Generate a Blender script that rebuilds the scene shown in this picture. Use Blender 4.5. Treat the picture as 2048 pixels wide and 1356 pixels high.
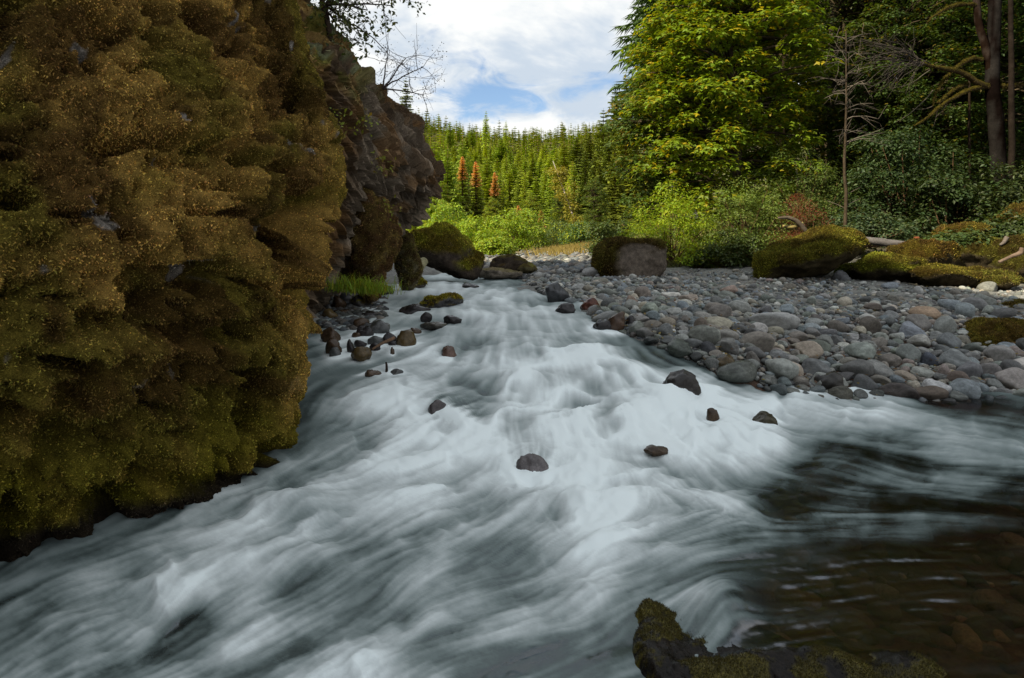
import bpy, bmesh, math, random
import numpy as np
from mathutils import Vector

random.seed(3)
rng = np.random.default_rng(7)
SC = bpy.context.scene
COL = SC.collection
for o in list(bpy.data.objects):
    bpy.data.objects.remove(o)

# ------------------------------------------------------------------ camera
F, CX, CY, CZ = 1300.0, 1024.0, 500.0, 1.8      # focal length in photo pixels, horizon row, eye height
cam = bpy.data.cameras.new('camera')
cam.lens = 36.0 * F / 2048.0
cam.sensor_width = 36.0
cam.shift_y = -(678.0 - CY) / 2048.0
cam.clip_start, cam.clip_end = 0.05, 3000.0
camo = bpy.data.objects.new('camera', cam)
camo.location = (0, 0, CZ)
camo.rotation_euler = (math.pi / 2, 0, 0)
COL.objects.link(camo)
SC.camera = camo

# ------------------------------------------------------------------ light
SUN_EL, SUN_AZ = math.radians(39), math.radians(240)     # azimuth clockwise from +Y: the sun stands behind the rock wall
to_sun = Vector((math.cos(SUN_EL) * math.sin(SUN_AZ), math.cos(SUN_EL) * math.cos(SUN_AZ), math.sin(SUN_EL)))
sl = bpy.data.lights.new('sun', 'SUN')
sl.energy, sl.angle, sl.color = 5.0, math.radians(0.6), (1.0, 0.89, 0.66)
so = bpy.data.objects.new('sun', sl)
so.rotation_euler = to_sun.to_track_quat('Z', 'Y').to_euler()
so.location = (-20, -10, 40)
COL.objects.link(so)

W = bpy.data.worlds.new('World')
SC.world = W
W.use_nodes = True
SC.view_settings.view_transform = 'Standard'
SC.view_settings.look = 'None'
SC.view_settings.exposure = 0.68
SC.view_settings.gamma = 1.0
SC.cycles.use_denoising = True
SC.cycles.max_bounces = 6
SC.cycles.diffuse_bounces = 3
SC.cycles.transparent_max_bounces = 6


class NT:
    """tiny node helper"""
    def __init__(s, tree):
        s.t = tree
        tree.nodes.clear()
    def n(s, kind, **kw):
        nd = s.t.nodes.new(kind)
        for k, v in kw.items():
            setattr(nd, k, v)
        return nd
    def put(s, sock, v):
        if isinstance(v, bpy.types.NodeSocket):
            s.t.links.new(v, sock)
        else:
            sock.default_value = v
    def math(s, op, a, b=None, c=None, clamp=False):
        nd = s.n('ShaderNodeMath', operation=op, use_clamp=clamp)
        s.put(nd.inputs[0], a)
        if b is not None: s.put(nd.inputs[1], b)
        if c is not None: s.put(nd.inputs[2], c)
        return nd.outputs[0]
    def ramp(s, v, lo, hi, smooth=True):
        nd = s.n('ShaderNodeMapRange', interpolation_type='SMOOTHSTEP' if smooth else 'LINEAR')
        s.put(nd.inputs[0], v); s.put(nd.inputs[1], lo); s.put(nd.inputs[2], hi)
        return nd.outputs[0]
    def mix(s, f, a, b, mode='MIX'):
        nd = s.n('ShaderNodeMix', data_type='RGBA', blend_type=mode)
        s.put(nd.inputs[0], f); s.put(nd.inputs[6], a); s.put(nd.inputs[7], b)
        return nd.outputs[2]
    def noise(s, vec, scale, detail=4.0, rough=0.55, dist=0.0):
        nd = s.n('ShaderNodeTexNoise')
        if vec is not None: s.put(nd.inputs['Vector'], vec)
        s.put(nd.inputs['Scale'], scale); s.put(nd.inputs['Detail'], detail)
        s.put(nd.inputs['Roughness'], rough); s.put(nd.inputs['Distortion'], dist)
        return nd.outputs['Fac']


def build_world():
    t = NT(W.node_tree)
    tc = t.n('ShaderNodeTexCoord')
    sp = t.n('ShaderNodeSeparateXYZ'); t.put(sp.inputs[0], tc.outputs['Generated'])
    x, y, z = sp.outputs
    den = t.math('ADD', t.math('MAXIMUM', z, 0.0), 0.12)
    qx, qy = t.math('DIVIDE', x, den), t.math('DIVIDE', y, den)
    cb = t.n('ShaderNodeCombineXYZ'); t.put(cb.inputs[0], qx); t.put(cb.inputs[1], t.math('MULTIPLY', qy, 0.8)); cb.inputs[2].default_value = 3.7
    n1 = t.noise(cb.outputs[0], 1.1, 7.0, 0.58, 0.5)
    n2 = t.noise(cb.outputs[0], 4.2, 6.0, 0.6, 0.9)
    cl = t.math('ADD', t.math('MULTIPLY', n1, 0.55), t.math('MULTIPLY', n2, 0.45))
    def gap(cx, cy, rx, ry, rot):
        c, s_ = math.cos(rot), math.sin(rot)
        dx, dy = t.math('SUBTRACT', qx, cx), t.math('SUBTRACT', qy, cy)
        a = t.math('ADD', t.math('MULTIPLY', dx, c / rx), t.math('MULTIPLY', dy, s_ / rx))
        b = t.math('ADD', t.math('MULTIPLY', dx, -s_ / ry), t.math('MULTIPLY', dy, c / ry))
        r2 = t.math('ADD', t.math('MULTIPLY', a, a), t.math('MULTIPLY', b, b))
        return t.math('EXPONENT', t.math('MULTIPLY', r2, -1.0))
    g = t.math('ADD', t.math('MULTIPLY', gap(-0.05, 2.83, 0.27, 0.22, 0.0), 0.19), t.math('MULTIPLY', gap(0.40, 2.62, 0.22, 0.14, -0.6), 0.13))
    cl = t.math('SUBTRACT', cl, g)
    cov = t.ramp(cl, 0.27, 0.44)
    sky = t.n('ShaderNodeTexSky', sky_type='NISHITA')
    sky.sun_disc = False
    sky.sun_elevation, sky.sun_rotation = SUN_EL, SUN_AZ
    sky.air_density, sky.dust_density, sky.ozone_density = 1.0, 0.6, 2.5
    shade = t.noise(cb.outputs[0], 2.3, 5.0, 0.6, 0.4)
    ccol = t.mix(t.ramp(shade, 0.38, 0.66), (3.7, 4.25, 4.9, 1), (6.1, 6.15, 6.05, 1))
    col = t.mix(cov, sky.outputs[0], ccol)
    bg = t.n('ShaderNodeBackground'); t.put(bg.inputs[0], col); bg.inputs[1].default_value = 0.105
    out = t.n('ShaderNodeOutputWorld'); t.put(out.inputs[0], bg.outputs[0])
build_world()

# ------------------------------------------------------------------ numpy helpers
def P(px, py, d):
    return np.array([(px - CX) / F * d, d, CZ + (CY - py) / F * d])

def smooth(a, b, x):
    t = np.clip((x - a) / (b - a), 0, 1)
    return t * t * (3 - 2 * t)

def _h(ix, iy, iz, seed):
    with np.errstate(over='ignore'):
        h = (ix.astype(np.int64) * 374761393 + iy.astype(np.int64) * 668265263 + iz.astype(np.int64) * 2147483647 + seed * 1274126177).astype(np.uint32)
        h = (h ^ (h >> np.uint32(13))) * np.uint32(1274126177)
        h = (h ^ (h >> np.uint32(16))) * np.uint32(2246822519)
        h = h ^ (h >> np.uint32(15))
    return h.astype(np.float32) / np.float32(4294967295.0)

def vnoise(p, seed=0):
    p = np.asarray(p, dtype=np.float64)
    i = np.floor(p); f = (p - i); f = f * f * f * (f * (f * 6 - 15) + 10)
    ix, iy, iz = i[..., 0], i[..., 1], i[..., 2]
    fx, fy, fz = f[..., 0], f[..., 1], f[..., 2]
    r = 0
    for a in (0, 1):
        wx = fx if a else 1 - fx
        for b in (0, 1):
            wy = fy if b else 1 - fy
            for c in (0, 1):
                r = r + wx * wy * (fz if c else 1 - fz) * _h(ix + a, iy + b, iz + c, seed)
    return r

ROT = np.array([[0.00, 0.80, 0.60], [-0.80, 0.36, -0.48], [-0.60, -0.48, 0.64]])
def fbm(p, seed=0, oct=4, gain=0.5):
    p = np.asarray(p, dtype=np.float64); a, s, tot = 1.0, 0.0, 0.0
    for k in range(oct):
        s = s + a * vnoise(p, seed + k * 17); tot += a
        a *= gain; p = p @ ROT.T * 2.03 + 5.1
    return s / tot

def worley(p, seed=0):
    p = np.asarray(p, dtype=np.float64)
    i = np.floor(p); n = p.shape[0]
    f1 = np.full(n, 9.0); f2 = np.full(n, 9.0); cid = np.zeros(n)
    vec = np.zeros((n, 3))
    for a in (-1, 0, 1):
        for b in (-1, 0, 1):
            for c in (-1, 0, 1):
                jx, jy, jz = i[:, 0] + a, i[:, 1] + b, i[:, 2] + c
                q = np.stack([jx + _h(jx, jy, jz, seed), jy + _h(jx, jy, jz, seed + 1), jz + _h(jx, jy, jz, seed + 2)], 1)
                dv = p - q
                d = np.sqrt((dv * dv).sum(1))
                m = d < f1
                f2 = np.where(m, f1, np.minimum(f2, d)); f1 = np.where(m, d, f1)
                cid = np.where(m, _h(jx, jy, jz, seed + 3), cid)
                vec[m] = dv[m]
    return f1, f2, cid, vec

def norm(v):
    return v / np.maximum(np.linalg.norm(v, axis=-1, keepdims=True), 1e-9)

def rnd_dirs(n, r=rng):
    return norm(r.normal(size=(n, 3)))

def mesh_np(name, V, faces, cols=None, smooth_=True, floats=None):
    """faces: one or several int arrays (n,k)"""
    if isinstance(faces, np.ndarray): faces = [faces]
    me = bpy.data.meshes.new(name)
    V = np.ascontiguousarray(V, dtype=np.float32)
    me.vertices.add(len(V)); me.vertices.foreach_set('co', V.ravel())
    loops = np.concatenate([f.ravel() for f in faces]).astype(np.int32)
    tot = np.concatenate([np.full(len(f), f.shape[1], dtype=np.int32) for f in faces])
    start = np.concatenate([[0], np.cumsum(tot)[:-1]]).astype(np.int32)
    me.loops.add(len(loops)); me.loops.foreach_set('vertex_index', loops)
    me.polygons.add(len(tot)); me.polygons.foreach_set('loop_start', start); me.polygons.foreach_set('loop_total', tot)
    me.polygons.foreach_set('use_smooth', np.full(len(tot), bool(smooth_)))
    if cols is not None:
        a = me.attributes.new('col', 'FLOAT_COLOR', 'POINT')
        c = np.ones((len(V), 4), dtype=np.float32); c[:, :3] = cols
        a.data.foreach_set('color', c.ravel())
    for k, v in (floats or {}).items():
        a = me.attributes.new(k, 'FLOAT', 'POINT'); a.data.foreach_set('value', np.ascontiguousarray(v, dtype=np.float32))
    me.update(calc_edges=True)
    return me

def link(name, me, mat=None, parent=None, loc=None, label=None, cat=None, group=None, kind=None, color=None):
    o = bpy.data.objects.new(name, me)
    COL.objects.link(o)
    if mat is not None and me is not None and len(me.materials) == 0: me.materials.append(mat)
    if parent is not None: o.parent = parent
    if loc is not None: o.location = [float(c) for c in loc]
    if label: o['label'] = label
    if cat: o['category'] = cat
    if group: o['group'] = group
    if kind: o['kind'] = kind
    if color is not None: o.color = (*[float(c) for c in color[:3]], 1.0)
    return o

def grid_faces(nr, nc):
    i = np.arange(nr * nc).reshape(nr, nc)
    return np.stack([i[:-1, :-1], i[:-1, 1:], i[1:, 1:], i[1:, :-1]], -1).reshape(-1, 4)

def vnormals(V, faces):
    N = np.zeros_like(V)
    for f in ([faces] if isinstance(faces, np.ndarray) else faces):
        a, b, c = V[f[:, 0]], V[f[:, 1]], V[f[:, 2]]
        n = np.cross(b - a, c - a)
        if f.shape[1] == 4: n = n + np.cross(c - a, V[f[:, 3]] - a)
        for k in range(f.shape[1]):
            for ax in range(3):
                N[:, ax] += np.bincount(f[:, k], weights=n[:, ax], minlength=len(V))
    return norm(N)

_ico = {}
def ico(sub):
    if sub not in _ico:
        bm = bmesh.new(); bmesh.ops.create_icosphere(bm, subdivisions=sub, radius=1.0)
        v = np.array([x.co[:] for x in bm.verts]); f = np.array([[q.index for q in x.verts] for x in bm.faces])
        bm.free(); _ico[sub] = (norm(v), f)
    return _ico[sub]

class Geo:
    """collects vertices, faces, colours"""
    def __init__(s): s.V, s.F, s.C, s.n = [], {}, [], 0
    def add(s, V, Fs, C):
        V = np.asarray(V, dtype=np.float64)
        for f in ([Fs] if isinstance(Fs, np.ndarray) else Fs):
            s.F.setdefault(f.shape[1], []).append(f + s.n)
        s.V.append(V); s.n += len(V)
        s.C.append(np.broadcast_to(np.asarray(C, dtype=np.float64), (len(V), 3)))
    def mesh(s, name, smooth_=True):
        return mesh_np(name, np.concatenate(s.V), [np.concatenate(v) for v in s.F.values()], np.concatenate(s.C), smooth_)

def tube(path, radii, sides=6, closed_tip=True):
    path = np.asarray(path, dtype=np.float64); n = len(path)
    radii = np.broadcast_to(np.asarray(radii, dtype=np.float64), (n,))
    t = norm(np.gradient(path, axis=0))
    ref = np.array([0.31, 0.87, 0.38]); u = norm(np.cross(t, ref)); v = np.cross(t, u)
    a = np.linspace(0, 2 * np.pi, sides, endpoint=False)
    ring = path[:, None] + radii[:, None, None] * (np.cos(a)[None, :, None] * u[:, None] + np.sin(a)[None, :, None] * v[:, None])
    V = ring.reshape(-1, 3)
    i = np.arange(n * sides).reshape(n, sides); j = np.roll(i, -1, 1)
    Fq = np.stack([i[:-1], j[:-1], j[1:], i[1:]], -1).reshape(-1, 4)
    cap = [np.array([list(i[-1])]), np.array([list(i[0][::-1])])]
    return V, [Fq] + cap

def curve(pts, n):
    """Catmull-Rom through pts"""
    p = np.asarray(pts, dtype=np.float64)
    p = np.concatenate([[2 * p[0] - p[1]], p, [2 * p[-1] - p[-2]]])
    t = np.linspace(0, len(p) - 3 - 1e-6, n); k = t.astype(int); u = (t - k)[:, None]
    a, b, c, d = p[k], p[k + 1], p[k + 2], p[k + 3]
    return 0.5 * (2 * b + (c - a) * u + (2 * a - 5 * b + 4 * c - d) * u ** 2 + (3 * b - a - 3 * c + d) * u ** 3)

# ------------------------------------------------------------------ materials
def surf(name, rough=0.9, spec=0.3, noise_scale=8.0, noise_amt=0.5, bump=0.0, bump_scale=20.0, transl=0.0, coords='Object', fine=0.0):
    m = bpy.data.materials.new(name); m.use_nodes = True
    t = NT(m.node_tree)
    at = t.n('ShaderNodeAttribute', attribute_name='col')
    oi = t.n('ShaderNodeObjectInfo')
    c = t.mix(1.0, at.outputs['Color'], oi.outputs['Color'], 'MULTIPLY')
    tc = t.n('ShaderNodeTexCoord')
    if noise_amt:
        nz = t.noise(tc.outputs[coords], noise_scale, 6.0, 0.65)
        v = t.ramp(nz, 0.3, 0.7, False)
        v = t.math('MULTIPLY_ADD', v, 2 * noise_amt, 1.0 - noise_amt)
        if fine:
            v = t.math('MULTIPLY', v, t.math('MULTIPLY_ADD', t.ramp(t.noise(tc.outputs[coords], noise_scale * 14, 3.0, 0.7), 0.3, 0.7, False), 2 * fine, 1.0 - fine))
        vm = t.n('ShaderNodeVectorMath', operation='SCALE'); t.put(vm.inputs[0], c); t.put(vm.inputs[3], v)
        c = vm.outputs[0]
    b = t.n('ShaderNodeBsdfPrincipled')
    t.put(b.inputs['Base Color'], c); b.inputs['Roughness'].default_value = rough
    b.inputs['Specular IOR Level'].default_value = spec
    if bump:
        bn = t.n('ShaderNodeBump'); bn.inputs['Strength'].default_value = bump; bn.inputs['Distance'].default_value = 0.02
        t.put(bn.inputs['Height'], t.noise(tc.outputs[coords], bump_scale, 8.0, 0.7)); t.put(b.inputs['Normal'], bn.outputs[0])
    out = t.n('ShaderNodeOutputMaterial')
    s = b.outputs[0]
    if transl:
        tr = t.n('ShaderNodeBsdfTranslucent'); t.put(tr.inputs[0], t.mix(1.0, c, (1.25, 1.1, 0.5, 1), 'MULTIPLY'))
        mx = t.n('ShaderNodeMixShader'); mx.inputs[0].default_value = transl
        t.put(mx.inputs[1], s); t.put(mx.inputs[2], tr.outputs[0]); s = mx.outputs[0]
    t.put(out.inputs[0], s)
    return m

M_ROCKMOSS = surf('mossy_rock', 1.0, 0.03, 9.0, 0.5, 1.0, 60.0, coords='Object', fine=0.7)
M_MOSS = surf('moss_blades', 0.85, 0.2, 1.0, 0.0, transl=0.2)
M_BASALT = surf('basalt', 0.8, 0.07, 3.0, 0.45, 0.7, 14.0, fine=0.3)
M_STONE = surf('dry_stone', 0.82, 0.3, 5.0, 0.34, 0.55, 18.0, fine=0.4)
M_WET = surf('wet_stone', 0.22, 0.28, 5.0, 0.4, 0.4, 12.0, fine=0.3)
M_WETDARK = surf('wet_dark_rock', 0.16, 0.14, 7.0, 0.6, 0.35, 30.0, fine=0.7)
M_GROUND = surf('gravel_soil', 0.95, 0.2, 1.5, 0.4, 1.0, 9.0, fine=0.45)
M_LEAF = surf('leaves', 0.5, 0.4, 1.0, 0.0, transl=0.42)
M_NEEDLE = surf('needles', 0.7, 0.3, 1.0, 0.0, transl=0.18)
M_BARK = surf('bark', 1.0, 0.0, 3.0, 0.5, 0.9, 8.0, fine=0.4)
M_DRYWOOD = surf('bleached_wood', 0.9, 0.08, 2.5, 0.35, 0.6, 12.0, fine=0.3)
M_CLOTH = surf('cloth', 0.8, 0.3, 3.0, 0.15)

# ------------------------------------------------------------------ water levels and ground form
PYC = np.array([538, 545, 552, 560, 575, 600, 640, 700, 760, 800, 860, 900, 1000, 1100, 1356, 1800.0])
ZC = np.array([1.04, 1.035, 1.025, 1.005, .965, .885, .765, .58, .42, .33, .22, .165, .09, .045, 0, -.02])
ZR = np.array([1.04, 1.035, 1.025, 1.005, .965, .87, .70, .42, .19, .10, .065, .055, .04, .03, 0, -.02])
LDC = np.log((CZ - ZC) * F / (PYC - CY)); LDR = np.log((CZ - ZR) * F / (PYC - CY))
def water_d(px, py):
    w = smooth(1180, 1760, px)
    return np.exp(np.interp(py, PYC, LDC) * (1 - w) + np.interp(py, PYC, LDR) * w)
def water_P(px, py, dz=0.0):
    p = P(px, py, float(water_d(px, py))); p[2] += dz
    return p

anch = []
def A(px, py, d): anch.append(P(px, py, d))
for a in [(1090, 586, 13.0), (1200, 638, 9.7), (1330, 688, 8.3), (1450, 738, 7.55), (1560, 772, 7.5), (1650, 788, 7.5), (1900, 800, 7.45), (2048, 795, 7.6), (2300, 795, 7.6),
          (1300, 580, 13), (1500, 620, 10.8), (1700, 640, 10.5), (1900, 650, 10.3), (2060, 660, 10.2), (1400, 620, 10.6), (1560, 690, 8.9), (1750, 710, 8.8), (1950, 720, 8.8), (1500, 560, 15), (1700, 570, 14.2),
          (1900, 580, 13.2), (2048, 590, 12.8), (1250, 547, 17), (1400, 540, 18), (1600, 540, 17), (1850, 560, 15.5), (2048, 575, 14.5), (1120, 545, 19), (1100, 528, 23), (1150, 500, 36),
          (1050, 512, 34), (1300, 520, 21), (1250, 505, 28), (1600, 500, 20), (2048, 500, 18), (2048, 440, 24), (1500, 480, 24), (1300, 490, 30), (1400, 505, 23), (1700, 470, 23), (1850, 465, 21), (1050, 498, 50), (900, 500, 50)]:
    A(*a)
for px in (700, 900, 1050, 1200, 1400, 1600, 1800, 2048, 2400):
    for py in (600, 640, 700, 760, 850, 950, 1100, 1300, 1600):
        lim = np.interp(px, [900, 1060, 1200, 1330, 1450, 1650, 2500], [530, 590, 655, 712, 765, 820, 830])
        if py > lim: anch.append(water_P(px, py, -0.30 if px < 1400 else -0.22))
for px, py in ((300, 1100), (300, 1300), (0, 1300), (500, 1000), (500, 1200), (-400, 1300)): anch.append(water_P(px, py, -0.4))
for px, py in ((660, 600), (690, 596), (640, 640)): anch.append(water_P(px, py, 0.02))
for u, Y, z in [(-.06, 21, .9), (-.12, 24, 1.3), (-.2, 16, 1.0), (-.3, 12, 1.3), (-.35, 20, 3), (-.6, 6, .6), (-.6, 12, 2.0), (-.9, 3, -0.2), (-.9, 20, 8), (-.6, 40, 12), (-.2, 40, 2.0), (-.25, 60, 4), (0, 70, 1.9),
                (-.6, 85, 10), (-.25, 85, 3.2), (0, 85, 2.8), (.15, 80, 3.2), (.3, 85, 7), (-.5, 120, 14), (-.2, 120, 8), (0, 120, 7.3), (.2, 120, 9), (.5, 120, 22), (-.5, 170, 22), (-.2, 170, 16), (0, 170, 15.5), (.2, 170, 19), (.5, 170, 36), (-.5, 250, 38), (-.2, 250, 32), (0, 250, 31.6),
                (.2, 250, 36), (.5, 250, 58), (-.3, 350, 54), (0, 350, 54), (.2, 350, 58), (-.16, 450, 92), (-.10, 450, 80), (-.04, 450, 75), (.03, 450, 77), (.10, 450, 76), (.2, 450, 92), (-.3, 450, 95), (0, 520, 78), (-.3, 520, 95), (.3, 520, 95), (0, 650, 70), (1.2, 400, 110), (-1.2, 400, 70), (.5, 60, 12), (.5, 40, 8), (.3, 50, 3.2), (.9, 30, 9), (1.5, 20, 9), (.9, 8, .35), (1.5, 8, 1.5), (.9, 14, 1.5), (1.5, 12, 3.2),
                (2.9, 6, 3), (2.9, 2, .9), (1.5, 3, -.15), (1.4, 1, -.25), (-1.4, 1, -.3), (0, 1, -.35), (0, .5, -.35), (2.9, .6, 0), (-2.9, .6, -.2), (-2.9, 10, 8), (2.9, 40, 30), (-2.9, 60, 30)]:
    anch.append(np.array([u * Y, Y, z]))
anch = np.array(anch)
def gcoord(X, Y):
    return np.stack([X / Y * 1.2, np.log(Y)], -1)
_ga = gcoord(anch[:, 0], anch[:, 1])
def _tps(r2): return 0.5 * r2 * np.log(r2 + 1e-12)
_K = _tps(((_ga[:, None] - _ga[None]) ** 2).sum(-1)) + np.eye(len(_ga)) * 2e-3
_Pm = np.concatenate([np.ones((len(_ga), 1)), _ga], 1)
_S = np.block([[_K, _Pm], [_Pm.T, np.zeros((3, 3))]])
_w = np.linalg.solve(_S, np.concatenate([anch[:, 2], np.zeros(3)]))
def ground_z(X, Y):
    X, Y = np.atleast_1d(np.asarray(X, float)), np.atleast_1d(np.asarray(Y, float))
    q = gcoord(X, np.maximum(Y, 0.4)); out = np.empty(len(q))
    for k in range(0, len(q), 20000):
        c = q[k:k + 20000]
        out[k:k + 20000] = _tps(((c[:, None] - _ga[None]) ** 2).sum(-1)) @ _w[:len(_ga)] + _w[len(_ga)] + c @ _w[len(_ga) + 1:]
    return out
def ground_at(px, d):
    """point on the ground straight below image column px at distance d"""
    X = (px - CX) / F * d
    return np.array([X, d, float(ground_z(X, d)[0])])
def ground_hit(px, py, d0=6.0, d1=60.0):
    """where the view ray through a photo pixel meets the ground"""
    d = np.exp(np.linspace(math.log(d0), math.log(d1), 220))
    zz = ground_z((px - CX) / F * d, d); ray = CZ + (CY - py) / F * d
    below = np.nonzero(ray <= zz)[0]
    k = below[0] if len(below) else 219
    return P(px, py, float(d[k]))

def build_ground():
    us = np.concatenate([np.linspace(-3, -.9, 26), np.linspace(-.88, .95, 160), np.linspace(.98, 3, 26)])
    Y = np.exp(np.linspace(math.log(0.5), math.log(640), 240))
    U, YY = np.meshgrid(us, Y)
    X = (U * YY).ravel(); Yr = YY.ravel()
    Z = ground_z(X, Yr)
    p = np.stack([X, Yr, Z], 1)
    Z = Z + (fbm(p * [1.6, 1.6, 0], 3) - .5) * 0.10 * np.clip(Yr / 8, .3, 8)
    V = np.stack([X, Yr, Z], 1)
    n = fbm(p * [.5, .5, 0], 11)
    gravel = np.array([.17, .165, .15]); soil = np.array([.06, .05, .025]); grass = np.array([.10, .105, .03]); bed = np.array([.085, .050, .034]); dry = np.array([.30, .24, .10])
    c = np.tile(gravel, (len(V), 1))
    px = CX + F * X / Yr
    forest = smooth(0, 1, (Yr - np.interp(px, [600, 1100, 1250, 1450, 1700, 2048, 4000], [27, 75, 24, 20.5, 18, 15.5, 9])) / 2.0 + (n - .5) * 3)
    g = np.where((n > .5)[:, None], grass, soil)
    c = c * (1 - forest[:, None]) + g * forest[:, None]
    drym = smooth(.5, .62, fbm(p * [.35, .8, 0], 21)) * smooth(24, 30, Yr) * (1 - smooth(70, 85, Yr))
    c = c * (1 - drym[:, None]) + dry * drym[:, None]
    wz = np.interp(Yr, np.exp(LDC[::-1]), ZC[::-1])
    under = (1 - smooth(-.25, 0.0, Z - wz)) * (Yr < 22)
    c = c * (1 - under[:, None]) + bed * under[:, None]
    c *= (0.75 + .5 * fbm(p * [6, 6, 0], 5))[:, None]
    link('ground', mesh_np('ground', V, grid_faces(len(Y), len(us)), c), M_GROUND, kind='structure', label='gravelly river bank and forest floor rising to hills')
build_ground()

def build_shade_hill():
    """unseen bank added behind the rock wall, shaped to keep the sun off the river"""
    xs = np.linspace(-75, -3, 60); ys = np.linspace(-70, 34, 70)
    X, Y = np.meshgrid(xs, ys); X, Y = X.ravel(), Y.ravel()
    edge = -7.5 - 0.38 * np.maximum(Y, 0)
    top = np.interp(Y, [-70, 0, 6, 14, 24, 34], [27, 27, 24, 17, 10, 4])  # added ridge, height shaped so its shade ends before the sunlit trees
    Z = -1.0 + (top + 1) * smooth(0, 1, (edge - X) / 11.0)
    p = np.stack([X, Y, Z], 1)
    Z = Z + (fbm(p * .25, 8) - .5) * 3 * smooth(0, 4, edge - X)
    V = np.stack([X, Y, Z], 1)
    c = np.array([.05, .055, .02]) * (.6 + .8 * fbm(p * .8, 4))[:, None]
    link('hillside', mesh_np('hillside', V, grid_faces(len(ys), len(xs)), c), M_GROUND, kind='structure', label='unseen steep bank added behind the mossy rock wall to block the sun')
build_shade_hill()

# ------------------------------------------------------------------ river
FOAM = {565: [(600, .3), (850, .45), (950, .45), (1050, .5)], 600: [(620, .2), (700, .3), (790, .5), (950, .65), (1030, .7), (1080, .5)],
 640: [(600, .2), (680, .45), (760, .55), (850, .5), (950, .6), (1020, .65), (1100, .55), (1180, .4)], 680: [(600, .3), (700, .5), (850, .45), (950, .6), (1000, .75), (1060, .6), (1150, .55), (1250, .35)],
 720: [(600, .3), (680, .5), (780, .55), (850, .6), (900, .6), (950, .75), (1020, .85), (1080, .8), (1180, .85), (1250, .55), (1320, .35), (1400, .2)],
 760: [(650, .35), (740, .55), (850, .5), (950, .55), (1050, .8), (1120, .75), (1220, .9), (1300, .8), (1400, .6), (1480, .4), (1600, .3)],
 800: [(620, .25), (700, .7), (760, .8), (850, .6), (900, .35), (950, .4), (1050, .75), (1150, .9), (1250, .75), (1350, .9), (1450, .8), (1550, .7), (1650, .55), (1720, .6), (1850, .12), (2000, .05), (2200, .05)],
 850: [(620, .3), (700, .6), (800, .85), (900, .9), (1000, .75), (1100, .95), (1200, .95), (1300, .95), (1400, .95), (1500, .9), (1600, .7), (1700, .6), (1800, .58), (1950, .36), (2040, .22), (2200, .2)],
 900: [(610, .4), (700, .55), (800, .75), (900, .9), (1000, .95), (1100, .95), (1250, 1), (1350, .9), (1450, .95), (1550, .8), (1650, .4), (1750, .26), (1900, .45), (2040, .55), (2200, .5)],
 950: [(580, .4), (700, .6), (800, .65), (900, .75), (1000, .85), (1100, .95), (1200, .95), (1300, .85), (1400, .75), (1500, .7), (1580, .4), (1700, .2), (1850, .2), (2040, .25)],
 1000: [(300, .1), (480, .6), (560, .85), (620, .85), (700, .6), (800, .75), (900, .75), (1000, .8), (1100, .8), (1200, .9), (1300, .75), (1400, .65), (1480, .5), (1550, .3), (1650, .25), (1800, .3), (1950, .22), (2200, .1)],
 1050: [(200, .1), (300, .2), (400, .55), (500, .75), (600, .7), (700, .7), (800, .55), (900, .6), (1000, .6), (1100, .75), (1200, .8), (1300, .6), (1400, .5), (1500, .42), (1600, .25), (1750, .3), (1900, .15), (2200, .02)],
 1100: [(0, .05), (100, .1), (250, .25), (350, .5), (450, .6), (550, .55), (650, .55), (750, .4), (850, .45), (950, .4), (1050, .35), (1150, .6), (1220, .75), (1300, .65), (1400, .45), (1550, .08), (1750, .02), (1950, .0), (2200, 0)],
 1160: [(-100, .2), (50, .25), (150, .4), (250, .6), (320, .65), (400, .5), (500, .55), (600, .45), (700, .35), (800, .35), (900, .4), (1000, .4), (1100, .6), (1180, .75), (1260, .4), (1350, .25), (1420, .2), (1500, .03), (1700, .0), (2000, 0)],
 1220: [(-100, .3), (0, .4), (100, .45), (200, .5), (300, .6), (400, .45), (500, .5), (600, .35), (700, .3), (800, .4), (900, .5), (1000, .6), (1100, .6), (1200, .4), (1260, .25), (1340, .45), (1430, .55), (1500, .15), (1700, 0), (2000, 0)],
 1290: [(-100, .3), (0, .35), (100, .3), (200, .48), (280, .62), (350, .48), (500, .42), (600, .3), (700, .6), (780, .65), (850, .5), (950, .5), (1050, .45), (1150, .35), (1220, .22), (1350, .4), (1430, .45), (1500, .1), (1600, 0), (2000, 0)],
 1350: [(-100, .3), (0, .3), (150, .3), (250, .5), (400, .3), (550, .3), (680, .65), (760, .6), (900, .45), (1050, .35), (1180, .2), (1350, .1), (1600, 0), (2000, 0)],
 1500: [(-300, .3), (300, .35), (700, .5), (1000, .35), (1200, .15), (1500, 0), (2000, 0)]}
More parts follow.
